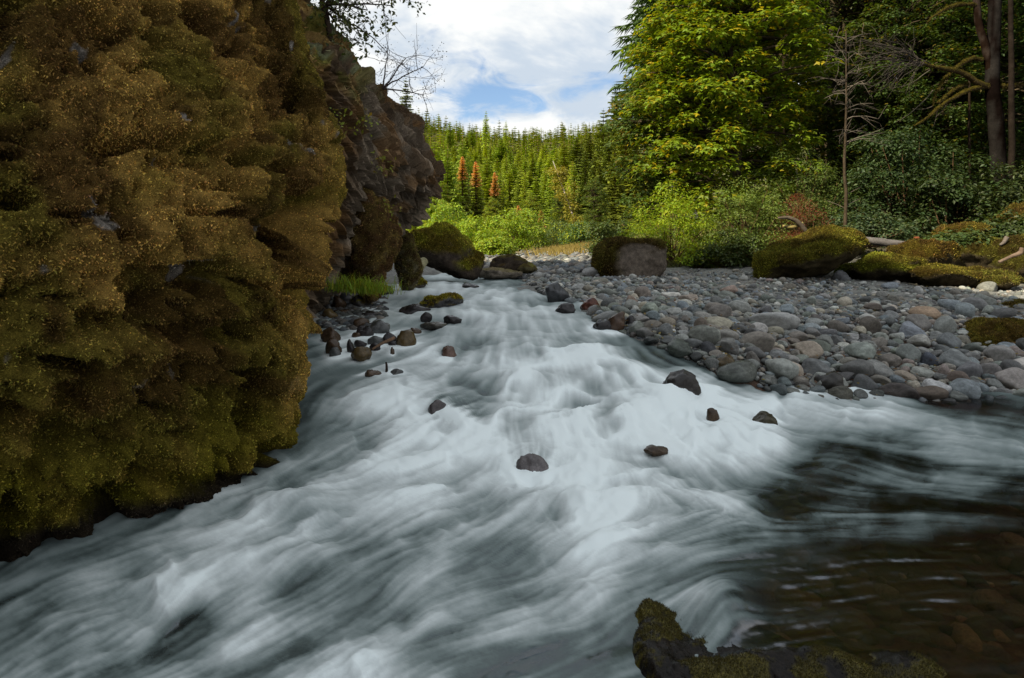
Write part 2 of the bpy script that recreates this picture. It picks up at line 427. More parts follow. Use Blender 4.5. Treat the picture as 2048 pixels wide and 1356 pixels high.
FLOW = [(850, 565, -.3, 1), (1000, 570, .1, 1), (760, 620, -1, .5), (950, 620, -.3, 1), (1080, 620, .5, 1), (700, 690, -1, .3), (820, 700, -1, .6), (950, 690, -.5, 1), (1050, 700, .1, 1), (1200, 690, .8, .8), (1350, 720, 1, .5), (650, 760, -.8, .5), (780, 780, -1, .45),
        (900, 800, -.8, .7), (1050, 790, 0, 1), (1180, 780, .2, 1), (1300, 800, .3, 1), (1450, 800, 1, .5), (1600, 820, 1, .35), (1800, 845, 1, .22), (2000, 890, 1, .2), (1700, 920, 1, .35), (1900, 980, 1, .2), (620, 850, -.5, 1), (750, 880, -1, .8), (900, 900, -1, .7), (1050, 900, -.1, 1),
        (1200, 900, .1, 1), (1350, 900, .6, .8), (1500, 900, 1, .7), (1400, 980, .9, .9), (1550, 1000, 1, .7), (1200, 1000, -.2, 1), (1050, 980, -.8, .6), (850, 980, -1, .35), (650, 1000, -1, .4), (560, 1060, -1, .8), (400, 1120, -1, .8), (300, 1230, -1, 1), (150, 1180, -1, .6), (100, 1300, -1, .65),
        (500, 1230, -1, .75), (700, 1150, -1, .65), (700, 1300, -1, .7), (900, 1100, -1, .55), (900, 1250, -1, .55), (1100, 1120, -1, .5), (1100, 1250, -1, .5), (1250, 1090, -1, .45), (1400, 1060, -1, .4), (1600, 1060, -1, .15), (1800, 1040, -1, -.1), (1700, 1200, -1, .15), (1500, 1150, -1, .25), (1350, 1200, -1, .6),
        (1320, 1270, -.7, .7), (1200, 1320, -.8, .5), (1950, 1150, -1, .1), (1900, 1300, -1, .1), (0, 1500, -1, .7), (1000, 1500, -1, .6), (2000, 1500, -1, .1)]
# standing waves and boils: px, py, half width, half height (px), rise (m)
WAVES = [(590, 1012, 75, 26, .24), (640, 1060, 90, 30, -.06), (320, 1160, 60, 30, .07), (1030, 690, 60, 16, .10), (1030, 730, 70, 14, -.08), (1170, 700, 50, 16, .10), (1060, 760, 60, 22, .12), (1220, 745, 55, 22, .16), (1130, 800, 80, 22, -.10),
         (1330, 800, 55, 25, .16), (1240, 830, 60, 25, .14), (1100, 850, 90, 26, .14), (900, 850, 90, 26, .10), (880, 808, 60, 18, .08), (760, 800, 70, 20, .08), (1450, 860, 80, 24, .10), (1180, 960, 60, 30, -.08), (1420, 960, 120, 25, -.05), (1200, 1000, 90, 22, .09),
         (1220, 1090, 110, 22, .05), (1050, 1120, 120, 40, -.06), (1180, 1190, 80, 25, .06), (750, 1310, 90, 40, .06), (600, 1180, 150, 40, -.04), (850, 700, 40, 9, .04), (780, 740, 50, 9, .05), (1600, 810, 80, 16, .05), (1760, 840, 90, 16, .06), (1950, 890, 100, 14, .04),
         (1000, 575, 50, 5, .07), (900, 572, 40, 5, .06), (1040, 590, 50, 6, .06), (950, 610, 60, 7, .06), (1000, 640, 60, 9, .09), (1085, 650, 40, 8, .06), (900, 660, 50, 8, .05), (1600, 1010, 160, 25, .02), (1900, 1040, 150, 30, .012), (1065, 900, 44, 22, .08), (1065, 950, 50, 20, -.05),
         (1445, 1225, 62, 56, .20), (1300, 1330, 60, 40, -.05), (190, 1270, 90, 40, .05)]
VEIL = [(1065, 918, 34, 20, .3), (905, 815, 40, 20, .3), (896, 706, 20, 12, .3), (930, 830, 40, 18, .3), (1130, 830, 20, 14, .2)]   # thin water over rocks: little foam

BAR_TOP = ([1040, 1100, 1200, 1350, 1480, 1720, 1800, 1900, 2048, 2400], [500, 498, 545, 540, 538, 545, 560, 572, 578, 590])
BAR_BOT = ([1040, 1090, 1150, 1200, 1330, 1450, 1560, 1650, 1900, 2048, 2400], [558, 592, 622, 648, 700, 752, 788, 803, 808, 806, 806])

def puff_field(PX, LL, nr, nc):
    """soft billows of churned water"""
    q = np.stack([PX / 95, LL / 120, 0 * PX], -1).reshape(-1, 3)
    w = np.stack([fbm(q + 3, 201, 3), fbm(q + 9, 202, 3), 0 * q[:, 0]], 1) - .5
    a = fbm(q + w * 1.1, 203, 4, .45)
    a = 1 - np.abs(2 * a - 1) * 1.6
    return (a - a.mean()).reshape(nr, nc)

def build_river():
    px = np.concatenate([np.linspace(-900, -30, 40), np.arange(-24, 2076, 3.6), np.linspace(2080, 3000, 44)])
    py = np.concatenate([np.linspace(538, 551, 6), np.arange(552, 700, 1.7), np.arange(700, 1362, 2.7), np.linspace(1366, 1750, 50)])
    nr, nc = len(py), len(px)
    PX, PY = np.meshgrid(px, py)
    D = water_d(PX, PY)
    X = (PX - CX) / F * D; Zw = CZ + (CY - PY) / F * D
    # --- foam control field
    fr = sorted(FOAM); rows = []
    for r in fr:
        a = np.array(FOAM[r], float); rows.append(np.interp(px, a[:, 0], a[:, 1]))
    rows = np.array(rows)
    G = np.empty((nr, nc))
    for j in range(nc): G[:, j] = np.interp(py, fr, rows[:, j])
    kx = np.exp(-np.linspace(-2, 2, 31) ** 2); kx /= kx.sum(); ky = np.exp(-np.linspace(-2, 2, 15) ** 2); ky /= ky.sum()
    G = np.apply_along_axis(lambda v: np.convolve(np.pad(v, 15, 'edge'), kx, 'valid'), 1, G)
    G = np.apply_along_axis(lambda v: np.convolve(np.pad(v, 7, 'edge'), ky, 'valid'), 0, G)
    # --- flow (double angle), in (px, L) space where L is log distance: isotropic in the world
    L = -F * np.interp(py, PYC, LDC)
    dLdpy = np.gradient(L, py)
    fa = np.array(FLOW, float)
    k = np.interp(fa[:, 1], py, dLdpy)
    ang = np.arctan2(fa[:, 3] * k * 0.75, fa[:, 2])
    wsum = 0; cx2 = 0; sx2 = 0
    for q, th in zip(fa, ang):
        w = 1.0 / (((PX - q[0]) / 1.0) ** 2 + ((PY - q[1]) * 1.5) ** 2 + 900) ** 1.6
        wsum = wsum + w; cx2 = cx2 + w * math.cos(2 * th); sx2 = sx2 + w * math.sin(2 * th)
    th = 0.5 * np.arctan2(sx2, cx2)
    # keep the sign continuous: point downstream (towards the eye, L increasing)
    fx, fy = np.cos(th), np.sin(th)
    sg = np.where(fy < 0, -1.0, 1.0); fx, fy = fx * sg, fy * sg
    LL = np.repeat(L[:, None], nc, 1)
    turb = np.stack([PX / 160, LL / 160, 0 * PX], -1).reshape(-1, 3)
    a2 = (fbm(turb, 31, 3) - .5).reshape(nr, nc) * 0.9
    fx, fy = fx * np.cos(a2) - fy * np.sin(a2), fx * np.sin(a2) + fy * np.cos(a2)
    irow = np.arange(nr); icol = np.arange(nc)
    def lic(scale, steps, h, seed, oct=1):
        acc = 0; wt = 0
        for sgn in (1, -1):
            x, l = PX.ravel().copy(), LL.ravel().copy()
            for s in range(steps):
                ri = np.clip(np.interp(l, L, irow).round().astype(int), 0, nr - 1)
                ci = np.clip(np.interp(x, px, icol).round().astype(int), 0, nc - 1)
                vx, vy = fx[ri, ci], fy[ri, ci]
                w = (1 + math.cos(math.pi * s / steps)) * .5
                q = np.stack([x / scale, l / scale, np.zeros_like(x)], -1)
                acc = acc + w * (vnoise(q, seed) if oct == 1 else fbm(q, seed, oct)); wt += w
                x = x + sgn * vx * h; l = l + sgn * vy * h
        r = (acc / wt).reshape(nr, nc)
        r = (r - r.mean()) / r.std()
        return r
    lc = lic(58.0, 12, 20.0, 3)
    lm = lic(15.0, 12, 9.0, 9)
    lf = lic(5.5, 12, 5.5, 14)
    patch = (fbm(np.stack([PX / 120, LL / 160, 0 * PX], -1).reshape(-1, 3), 77, 4, .42) - .5).reshape(nr, nc)
    # --- heights
    dz = np.zeros_like(D)
    for (a, b, rx, ry, hgt) in WAVES:
        dz += hgt * .6 * np.exp(-((PX - a) / rx) ** 2 - ((PY - b) / ry) ** 2)
    rough = smooth(.15, .8, G) * (1 - .6 * np.exp(-((PX - 740) / 130) ** 2 - ((PY - 690) / 60) ** 2))
    sc = np.clip(D / 6.0, .4, 2.2)
    puff = puff_field(PX, LL, nr, nc)
    dz += (patch * .10 + puff * .075) * rough * sc + (lc * .011 + lm * .0035 + lf * .0005) * (.2 + rough) * sc
    calm = fbm(np.stack([PX / 60, LL / 34, 0 * PX], -1).reshape(-1, 3), 55, 4).reshape(nr, nc) - .5
    dz += (calm * .016 + lm * .0016) * (1 - rough) * sc
    # the sheet dives under the gravel bar and the banks
    dz -= .9 * smooth(22, 60, np.interp(PX, *BAR_BOT) - PY) * (PX > 1085)
    # --- foam
    mid = np.exp(-((PX - 1180) / 420) ** 2 - ((PY - 830) / 150) ** 2)          # churned heart of the rapid: billows rather than threads
    foam = G + .02 + (patch * .55 + puff * (.14 + .42 * mid) + (lc * .095 + lm * .05) * (1 - .35 * mid) + lf * .024) * (.3 + .7 * np.clip(4 * G * (1.15 - G), 0, 1))
    foam += .55 * np.clip(dz, 0, .2) * rough
    for (a, b, rx, ry, amt) in VEIL:
        foam -= amt * np.exp(-((PX - a) / rx) ** 2 - ((PY - b) / ry) ** 2) * (1 - .28 * lf - .2 * lm)
    for (a, b, w_, h_, *_r) in RIV:                      # white collars where the current meets a rock
        if b > 640: foam += .42 * np.exp(-((PX - a) / (w_ * .8)) ** 2 - ((PY - (b + h_ * .62)) / (h_ * .42)) ** 2) * (1 + .3 * lm)
    body = smooth(1750, 1350, PX + (PY - 1000) * .3)      # aerated main current never turns quite clear
    foam = np.maximum(foam, body * (.36 + .05 * lm + .03 * lc))
    foam = np.clip(foam, 0, 1.15)
    V = np.stack([X, D, Zw + dz], -1).reshape(-1, 3)
    m = bpy.data.materials.new('river_water'); m.use_nodes = True
    t = NT(m.node_tree)
    at = t.n('ShaderNodeAttribute', attribute_name='foam'); f = at.outputs['Fac']
    geo = t.n('ShaderNodeNewGeometry')
    grain = t.noise(geo.outputs['Position'], 60.0, 3.0, 0.6)
    f2 = t.math('ADD', f, t.math('MULTIPLY', t.math('SUBTRACT', grain, 0.5), 0.08))
    # foam: air-laden water, from grey-green thin veils to white
    pw = t.math('POWER', t.math('MAXIMUM', f2, 0.0), 1.85)
    c1 = t.mix(t.ramp(f2, 0.1, 0.8), (0.70, 0.94, 0.91, 1), (0.93, 1.0, 1.0, 1))
    vm = t.n('ShaderNodeVectorMath', operation='SCALE'); t.put(vm.inputs[0], c1); t.put(vm.inputs[3], t.math('MINIMUM', t.math('MULTIPLY_ADD', pw, 1.0, 0.03), 0.93))
    c2 = vm.outputs[0]
    b = t.n('ShaderNodeBsdfPrincipled'); t.put(b.inputs['Base Color'], c2); b.inputs['Roughness'].default_value = 0.7; b.inputs['Specular IOR Level'].default_value = 0.15
    # spray scatters light through its depth: shade it softer than a hard skin
    nmx = t.n('ShaderNodeMix', data_type='VECTOR'); nmx.inputs[0].default_value = 0.38
    t.put(nmx.inputs[4], geo.outputs['Normal']); nmx.inputs[5].default_value = (0, 0, 1)
    nvn = t.n('ShaderNodeVectorMath', operation='NORMALIZE'); t.put(nvn.inputs[0], nmx.outputs[1]); t.put(b.inputs['Normal'], nvn.outputs[0])
    # clear water: fresnel reflection over a brown-tinted view of the bed
    gl = t.n('ShaderNodeBsdfGlossy'); gl.inputs['Roughness'].default_value = 0.16; gl.inputs['Color'].default_value = (.9, .93, 1, 1)
    tr = t.n('ShaderNodeBsdfTransparent'); tr.inputs[0].default_value = (.44, .35, .27, 1)
    fr_ = t.n('ShaderNodeFresnel'); fr_.inputs[0].default_value = 1.33
    mw = t.n('ShaderNodeMixShader'); t.put(mw.inputs[0], t.math('MINIMUM', t.math('MULTIPLY', fr_.outputs[0], 0.7), 0.18)); t.put(mw.inputs[1], tr.outputs[0]); t.put(mw.inputs[2], gl.outputs[0])
    mx = t.n('ShaderNodeMixShader'); t.put(mx.inputs[0], t.ramp(f2, 0.0, 0.42)); t.put(mx.inputs[1], mw.outputs[0]); t.put(mx.inputs[2], b.outputs[0])
    out = t.n('ShaderNodeOutputMaterial'); t.put(out.inputs[0], mx.outputs[0])
    link('river', mesh_np('river', V, grid_faces(nr, nc), None, True, {'foam': foam.ravel()}), m, kind='structure', label='white rapids and dark clear pool of the river')

# ------------------------------------------------------------------ moss blades on a surface
def blades(V, faces, N, cols, length, width, seed, keep=None, droop=.7, out=.6, vary=1.0, spark=0.0):
    """thin moss shoots scattered over a surface; returns a mesh-ready Geo"""
    r = np.random.default_rng(seed)
    T = np.concatenate([faces[:, [0, 1, 2]], faces[:, [0, 2, 3]]]) if faces.shape[1] == 4 else faces
    a, b, c = V[T[:, 0]], V[T[:, 1]], V[T[:, 2]]
    fn = np.cross(b - a, c - a); ar = np.linalg.norm(fn, axis=1) * .5
    if keep is not None: ar = ar * keep[T].mean(1)
    cum = np.cumsum(ar); k = np.searchsorted(cum, r.random(N) * cum[-1]).clip(0, len(T) - 1)
    u, v = r.random(N), r.random(N); s = u + v > 1; u[s], v[s] = 1 - u[s], 1 - v[s]
    p = a[k] + u[:, None] * (b[k] - a[k]) + v[:, None] * (c[k] - a[k])
    n = norm(fn[k]); col = cols[T[k, 0]]
    d = norm(n * out + np.array([0, 0, -droop]) + rnd_dirs(N, r) * .55)
    side = norm(np.cross(d, rnd_dirs(N, r)))
    ln = (length[0] + (length[1] - length[0]) * r.random(N) ** 1.5)[:, None]; wd = (width[0] + (width[1] - width[0]) * r.random(N))[:, None]
    p0 = p - n * .004
    VV = np.stack([p0 - side * wd, p0 + side * wd, p0 + d * ln], 1).reshape(-1, 3)
    Fx = np.arange(3 * N).reshape(N, 3)
    cc = col * (1.0 + vary * (r.random((N, 1)) - .5)) * (1 + (r.random((N, 3)) - .5) * .25)
    cc = cc * np.where(r.random((N, 1)) < spark, 2.0, 1.0)
    g = Geo(); g.add(VV, Fx, np.repeat(cc, 3, 0)); return g

def moss_colour(p, seed, green=0.0):
    """olive, tan and brown patches"""
    tan, olive, brown, lime = np.array([.25, .152, .038]), np.array([.105, .080, .014]), np.array([.048, .024, .008]), np.array([.105, .092, .007])
    a = smooth(.36, .56, fbm(p * 1.3, seed, 4))[:, None]; b = smooth(.42, .62, fbm(p * 2.9, seed + 5, 4))[:, None]
    c = olive * (1 - a) + tan * a
    c = c * (1 - .75 * b) + brown * .75 * b
    g = np.clip(np.broadcast_to(green, (len(p),)), 0, 1)[:, None]
    return c * (1 - g) + lime * g

# ------------------------------------------------------------------ the mossy rock wall
def sheet(ctrl, zs, nper):
    """ctrl(z) -> list of plan points; returns grid of points"""
    rows = []
    for z in zs:
        pts = np.array(ctrl(z), float)
        segs = []
        p = np.concatenate([[2 * pts[0] - pts[1]], pts, [2 * pts[-1] - pts[-2]]])
        for i in range(len(pts) - 1):
            u = np.linspace(0, 1, nper[i], endpoint=(i == len(pts) - 2))[:, None]
            a, b, c, d = p[i], p[i + 1], p[i + 2], p[i + 3]
            segs.append(.5 * (2 * b + (c - a) * u + (2 * a - 5 * b + 4 * c - d) * u ** 2 + (3 * b - a - 3 * c + d) * u ** 3))
        q = np.concatenate(segs); rows.append(np.concatenate([q, np.full((len(q), 1), z)], 1))
    return np.array(rows)

HOLLOWS = [(290, 268, 95, 20, .55), (225, 285, 40, 16, .4), (590, 470, 52, 105, .95), (640, 430, 34, 85, .6), (30, 390, 45, 22, .4), (400, 60, 30, 18, .4), (585, 190, 24, 40, .35), (250, 470, 26, 12, .35), (410, 660, 110, 34, .4), (210, 640, 60, 30, .3), (25, 300, 25, 14, .3), (430, 420, 60, 14, .3), (330, 815, 36, 16, .35), (480, 735, 40, 12, .3), (120, 590, 40, 12, .3), (150, 720, 60, 20, .35), (60, 860, 60, 20, .3), (380, 945, 150, 22, .25), (500, 560, 40, 12, .3), (630, 590, 20, 50, .3), (620, 690, 14, 30, .2), (150, 420, 50, 10, .3), (560, 330, 30, 14, .3)]
def build_rock_wall():
    zk = [-.6, -.18, .08, .51, 1.02, 1.54, 2.0, 2.45, 3.3, 3.95, 5.5, 8, 12, 18]
    pxk = [510, 540, 566, 590, 622, 645, 678, 684, 645, 605, 500, 350, 150, -100]
    dk = [5.0, 5.0, 5.05, 5.2, 5.4, 5.6, 5.7, 5.8, 6.0, 6.1, 6.6, 7.2, 8.2, 9.5]
    ok = [-.38, -.14, .0, .18, .30, .34, .30, .2, -.12, -.35, -1.0, -2.0, -4.0, -7.0]
    n = np.array([.76, -.65])
    def ctrl(z):
        X = (np.interp(z, zk, pxk) - CX) / F * np.interp(z, zk, dk); C = np.array([X - .05, np.interp(z, zk, dk)])
        o = np.interp(z, zk, ok)
        return [np.array([-8.0, -.5]) + n * o, np.array([-4.6, 1.9]) + n * o, np.array([-3.5, 3.0]) + n * o, np.array([-2.5, 4.2]) + n * o * .95, C + [-.28, -.42] + n * o * .12, C,
                C + [-.3, .9], C + [-1.6, 2.6], C + [-5, 4]]
    zs = np.concatenate([np.linspace(-.6, 4.3, 345), np.linspace(4.4, 14, 30)])
    Gd = sheet(ctrl, zs, [8, 26, 105, 158, 54, 50, 20, 8])
    nr, nc = Gd.shape[:2]; V = Gd.reshape(-1, 3); fc = grid_faces(nr, nc)
    N = vnormals(V, fc)
    wp = V + (np.stack([fbm(V * 1.1, 1), fbm(V * 1.1, 2), fbm(V * 1.1, 3)], 1) - .5) * 1.0
    f1, f2, cid, _ = worley(wp * np.array([3.7, 3.7, 2.7]), 21)
    g1, g2, gid, _ = worley((V + (fbm(V * 3, 6)[:, None] - .5) * .3) * np.array([8.0, 8.0, 5.6]), 41)
    big = fbm(V * np.array([.8, .8, 1.1]), 51, 3) - .5
    lump = np.sqrt(np.clip(1 - (f1 / .8) ** 2, 0, 1))
    lump2 = np.sqrt(np.clip(1 - (g1 / .8) ** 2, 0, 1))
    amp = smooth(-.3, .3, V[:, 2])
    h1, h2, hid, _ = worley((V + (fbm(V * 5, 7)[:, None] - .5) * .2) * np.array([16., 16., 11.]), 43)
    lump3 = np.sqrt(np.clip(1 - (h1 / .8) ** 2, 0, 1))
    disp = (big * .45 + (lump - .6) * .25 * (.45 + 1.1 * cid) + (lump2 - .6) * .15 * (.35 + 1.2 * gid) + (lump3 - .6) * .05 * (.4 + 1.2 * hid) + (fbm(V * 19, 61, 4, .65) - .5) * .11) * (.35 + .65 * amp)
    disp *= 1 - .5 * smooth(300, 350, np.tile(np.arange(nc), nr)) * (1 - smooth(420, 450, np.tile(np.arange(nc), nr)))      # the corner is tighter
    # deep dark hollows under ledges
    vx, vy = CX + F * V[:, 0] / np.maximum(V[:, 1], .5), CY - F * (V[:, 2] - CZ) / np.maximum(V[:, 1], .5)
    hw = (fbm(V * 4, 72, 3) - .5)
    for (hx, hy, rx, ry, dp) in HOLLOWS:
        q2 = ((vx - hx) / rx) ** 2 + ((vy - hy) / ry) ** 2
        disp -= (1.2 if hx > 560 else (1.5 if hy < 300 else .8)) * dp * smooth(1.3, .35, q2 + hw * 2.2)
    hol = smooth(.60, .68, fbm(V * np.array([2.4, 2.4, 2.4]) + 4.2, 71, 3))
    disp -= hol * .3
    near = smooth(0, 1, (V[:, 2] - 4.6) / 2)
    disp *= (1 + near)
    V2 = V + N * disp[:, None]
    V2[:, 2] -= np.clip(disp + .15, 0, 1) * .14 * amp
    green = smooth(.9, .1, V2[:, 2] + (fbm(V * 1.5, 81) - .5) * .8) * .75 + smooth(.55, .75, fbm(V * 1.7, 91)) * .3
    edge = np.tile(np.arange(nc), nr); green = green + smooth(365, 405, edge) * .35
    c = moss_colour(V, 101, green)
    bare = smooth(.745, .77, fbm(V * np.array([5.2, 5.2, 3.0]) + 9, 111, 3)) * smooth(.8, 2.2, V[:, 2] + .6 * fbm(V, 3))
    c = c * (1 - bare[:, None]) + np.array([.15, .13, .11]) * bare[:, None]
    dark = smooth(.1, .0, V2[:, 2] - .12)[:, None]
    c = c * (1 - dark) + np.array([.02, .015, .01]) * dark          # wet black rock at the waterline
    root = link('mossy_rock_wall', None, label='huge moss-covered rock wall overhanging the rapids', cat='rock wall', loc=(0, 0, 0))
    link('rock_face', mesh_np('rock_face', V2, fc, c * (.86 + .14 * bare[:, None])), M_ROCKMOSS, root)      # dead brown mat below the living shoots
    keep = ((V[:, 2] < 4.25) & (V[:, 2] > .1) & (edge > 26) & (edge < 430)).astype(float) * (1 - .93 * bare)
    N2 = vnormals(V2, fc); view = norm(np.array([0, 0, CZ]) - V2)
    seen = smooth(-.25, .05, (N2 * view).sum(1)) * ((vx > -60) & (vx < 780))
    g = blades(V2, fc, 280000, c * 2.35, (.009, .024), (.0042, .0085), 5, keep * (seen + .03), droop=.35, vary=1.35, spark=.01)
    link('moss', g.mesh('moss', False), M_MOSS, root, kind='stuff', label='shaggy olive and tan hanging moss')
    # hanging beards on lower lips
    N2 = vnormals(V2, fc)
    lip = keep * smooth(-.15, -.5, N2[:, 2])
    g = blades(V2, fc, 9000, c * 1.1, (.02, .07), (.002, .0045), 6, lip, droop=2.2, out=.2)
    link('moss', g.mesh('moss_beard', False), M_MOSS, root, kind='stuff', label='dripping moss fringe under the ledges')
build_rock_wall()

# ------------------------------------------------------------------ basalt cliff behind it
def build_cliff():
    zk = [-.5, .5, 1.2, 1.9, 2.4, 3.3, 4.3, 5.0, 5.7, 6.8, 10, 14]
    xk = [-3.6, -3.4, -3.0, -2.45, -1.92, -1.36, -1.98, -2.6, -3.25, -4.3, -7.5, -12]
    def ctrl(z):
        x = np.interp(z, zk, xk)
        back = max(0, z - 4.5)
        C = np.array([x, 13.0 + .25 * back])
        return [np.array([-7.5 - back, 7.0 + back * .5]), np.array([-4.2 - .75 * back, 8.6 + .45 * back]), np.array([-3.05 - .75 * back + .12 * z, 10.0 + .35 * back]), C + [-.35, -1.2], C, C + [-.5, .9], C + [-3, 3], C + [-9, 6]]
    zs = np.concatenate([np.linspace(-.5, 8.2, 260), np.linspace(8.3, 14, 20)])
    Gd = sheet(ctrl, zs, [6, 30, 90, 60, 40, 30, 10])
    nr, nc = Gd.shape[:2]; V = Gd.reshape(-1, 3); fc = grid_faces(nr, nc); N = vnormals(V, fc)
    # tilted basalt columns: facets elongated along a diagonal axis
    ax = norm(np.array([.35, .62, -.70])); s1 = norm(np.cross(ax, [0, 0, 1])); s2 = np.cross(ax, s1)
    q = np.stack([V @ ax * .95, V @ s1 * 4.2, V @ s2 * 4.2], 1) + (fbm(V * 1.3, 3)[:, None] - .5) * .9
    f1, f2, cid, vec = worley(q, 5)
    g1, g2, gid, gvec = worley(q * 2.1 + 7, 15)
    facet = (cid - .5) * .20 + (vec[:, 1] * (cid * 2 - 1) + vec[:, 0] * .5) * .20 - np.clip(.16 - (f2 - f1), 0, .16) * .9
    facet2 = (gid - .5) * .14 + gvec[:, 2] * .09 - np.clip(.12 - (g2 - g1), 0, .12) * .35
    disp = facet + facet2 + (fbm(V * .7, 31) - .5) * .35 + (fbm(V * 9, 41, 3) - .5) * .05
    disp *= np.interp(V[:, 2], [0, 6, 9], [1, 1, 1.6])
    V2 = V + N * disp[:, None]
    base = np.array([.084, .056, .034]); pale = np.array([.150, .115, .082]); rust = np.array([.16, .085, .032]); lich = np.array([.21, .23, .12]); mossc = np.array([.16, .15, .03]); ochre = np.array([.32, .21, .07])
    a = smooth(.45, .65, fbm(V * np.array([1.4, 1.4, .9]), 51))[:, None]
    c = base * (1 - a) + pale * a
    c *= (.65 + .7 * cid)[:, None]
    b = smooth(.5, .62, fbm(V * 1.8 + 3, 61))[:, None]; c = c * (1 - .7 * b) + rust * .7 * b
    up = smooth(3.2, 5.6, V[:, 2] + 1.6 * (fbm(V * 1.1, 71) - .5) - (V[:, 1] - 10) * .45)[:, None]
    sp = smooth(.44, .56, fbm(V * 3.0, 81))[:, None]
    mix3 = np.where((fbm(V * 2.2, 91) > .52)[:, None], lich, np.where((fbm(V * 2.0, 95) > .5)[:, None], ochre, mossc))
    c = c * (1 - up * sp * .9) + mix3 * up * sp * .9
    root = link('basalt_cliff', None, label='dark leaning cliff of broken basalt columns behind the mossy wall', cat='cliff')
    link('rock_face', mesh_np('rock_face', V2, fc, c, False), M_BASALT, root)
    keep = (up * sp)[:, 0] * (V[:, 2] < 8)
    g = blades(V2, fc, 26000, c * 1.2, (.03, .12), (.006, .014), 8, keep, droop=.3, out=.7)
    link('moss', g.mesh('moss', False), M_MOSS, root, kind='stuff', label='ochre and green lichen and moss tufts')
build_cliff()

# ------------------------------------------------------------------ rocks
def rock_shape(sub, seed, planes=11, soft=.10, lump=.12, angular=.0):
    """convex weathered stone on the unit sphere"""
    v, f = ico(sub); r = np.random.default_rng(seed)
    nn = rnd_dirs(planes, r); h = .55 + .45 * r.random(planes)
    d = np.clip(v @ nn.T, 1e-3, None)
    rad = h[None] / d
    k = 5.0 + 14 * angular
    R = (np.sum(rad ** -k, 1) + 1.0) ** (-1 / k)
    R = R * (1 + (fbm(v * 1.6 + seed * 3.1, seed, 3) - .5) * 2 * lump)
    return v * R[:, None], f

def rotz(V, a):
    c, s = math.cos(a), math.sin(a)
    return np.stack([V[:, 0] * c - V[:, 1] * s, V[:, 0] * s + V[:, 1] * c, V[:, 2]], 1)

MOSSG, MOSSD = np.array([.155, .135, .018]), np.array([.075, .058, .012])
def boulder(name, label, px, py, w, h, d, seed, stone=(.10, .085, .07), moss=1.0, thr=.1, depth=1.0, sub=5, shear=0.0, wet=0.0, nb=0, angular=.3, mossfn=None, lump=.16, mossc=MOSSG, group=None, cat='boulder', sink=0.0, knob=.09, box=0):
    V, f = rock_shape(min(sub, 4) if w < 180 and d > 12 and h < 125 else sub, seed, 10, .1, lump, angular)
    if box: V = np.sign(V) * np.abs(V) ** box
    ext = np.abs(V).max(0); V = V / ext
    rx, rz = w / 2 / F * d, h / 2 / F * d
    V = V * [rx, rx * depth, rz]
    V[:, 2] += V[:, 0] * shear
    n = vnormals(V, f)
    nz = (fbm(V / rx * 2.6 + seed, seed + 1, 4) - .5)
    f1_ = worley(V / rx * 3.2 + seed * 1.7 + (fbm(V / rx * 3, seed + 8)[:, None] - .5) * .8, seed)[0]
    V = V + n * ((np.sqrt(np.clip(1 - (f1_ / .85) ** 2, 0, 1)) - .6) * rx * knob * (1 if moss > 0 else .4))[:, None]
    V = V + n * (nz * rx * .22 + (fbm(V / rx * 9 + seed, seed + 2, 3) - .5) * rx * .07)[:, None]
    n = vnormals(V, f)
    ctr = P(px, py, d); ctr[2] -= sink
    m = smooth(thr - .15, thr + .2, n[:, 2] + nz * 1.1) * moss
    if mossfn is not None: m = np.clip(mossfn(V / [rx, rx * depth, rz], n, nz), 0, 1)
    cs = np.array(stone) * (.6 + .8 * fbm(V / rx * 4 + 9, seed + 3, 4))[:, None]
    t = smooth(.4, .6, fbm(V / rx * 3.2, seed + 4, 4))[:, None]
    cm = (mossc * (1 - t) + mossc * np.array([.62, .5, .7]) * t)
    c = cs * (1 - m[:, None]) + cm * m[:, None]
    mat = M_WET if wet else (M_ROCKMOSS if moss > 0 else M_STONE)
    me = mesh_np(name, V, f, c * (1 - .5 * m[:, None] * (nb > 0)))
    if nb and moss > 0:
        root = link(name, None, loc=ctr, label=label, cat=cat, group=group)
        link('rock', me, mat, root)
        g = blades(V, f, int(nb * 1.3), c * 1.4, (.012 * d / 10, .04 * d / 10), (.004 * d / 10, .008 * d / 10), seed, m ** 2 + 1e-4, droop=.1, out=.8, vary=1.5, spark=.08)
        link('moss', g.mesh('moss', False), M_MOSS, root, kind='stuff')
        return root
    return link(name, me, mat, loc=ctr, label=label, cat=cat, group=group)

R_GREY, R_BROWN, R_TAN = (.10, .10, .10), (.075, .05, .035), (.13, .10, .07)
# left bank
boulder('mossy_outcrop', 'tall tan mossy outcrop under the leaning basalt cliff', 737, 475, 125, 260, 11.0, 11, (.15, .105, .06), 1, -.6, .8, nb=14000, mossc=np.array([.17, .115, .035]), lump=.24, knob=.26, cat='rock outcrop')
boulder('mossy_outcrop', 'narrow shaded outcrop wedged below the tip of the cliff', 812, 520, 62, 130, 13.2, 12, (.10, .085, .05), 1, -.3, 1, nb=5000, mossc=np.array([.12, .10, .03]), cat='rock outcrop')
boulder('mossy_boulder', 'large boulder with bright yellow-green moss cap below the cliff tip', 905, 508, 175, 118, 16.4, 13, (.06, .045, .035), 1, .18, .8, nb=9000, mossc=np.array([.20, .19, .02]), lump=.2, shear=-.22)
boulder('mossy_boulder', 'small mossy rock at the upstream lip beside the pale log', 832, 566, 40, 34, 14.0, 14, (.10, .09, .08), 1, .3, 1, nb=2500, mossc=np.array([.19, .17, .02]), sub=4)
boulder('boulder', 'dark peaked boulder on the far gravel by the water', 1018, 530, 78, 44, 18.6, 15, (.05, .038, .028), 1, .55, .8, mossc=np.array([.09, .075, .02]), sub=4, angular=.7)
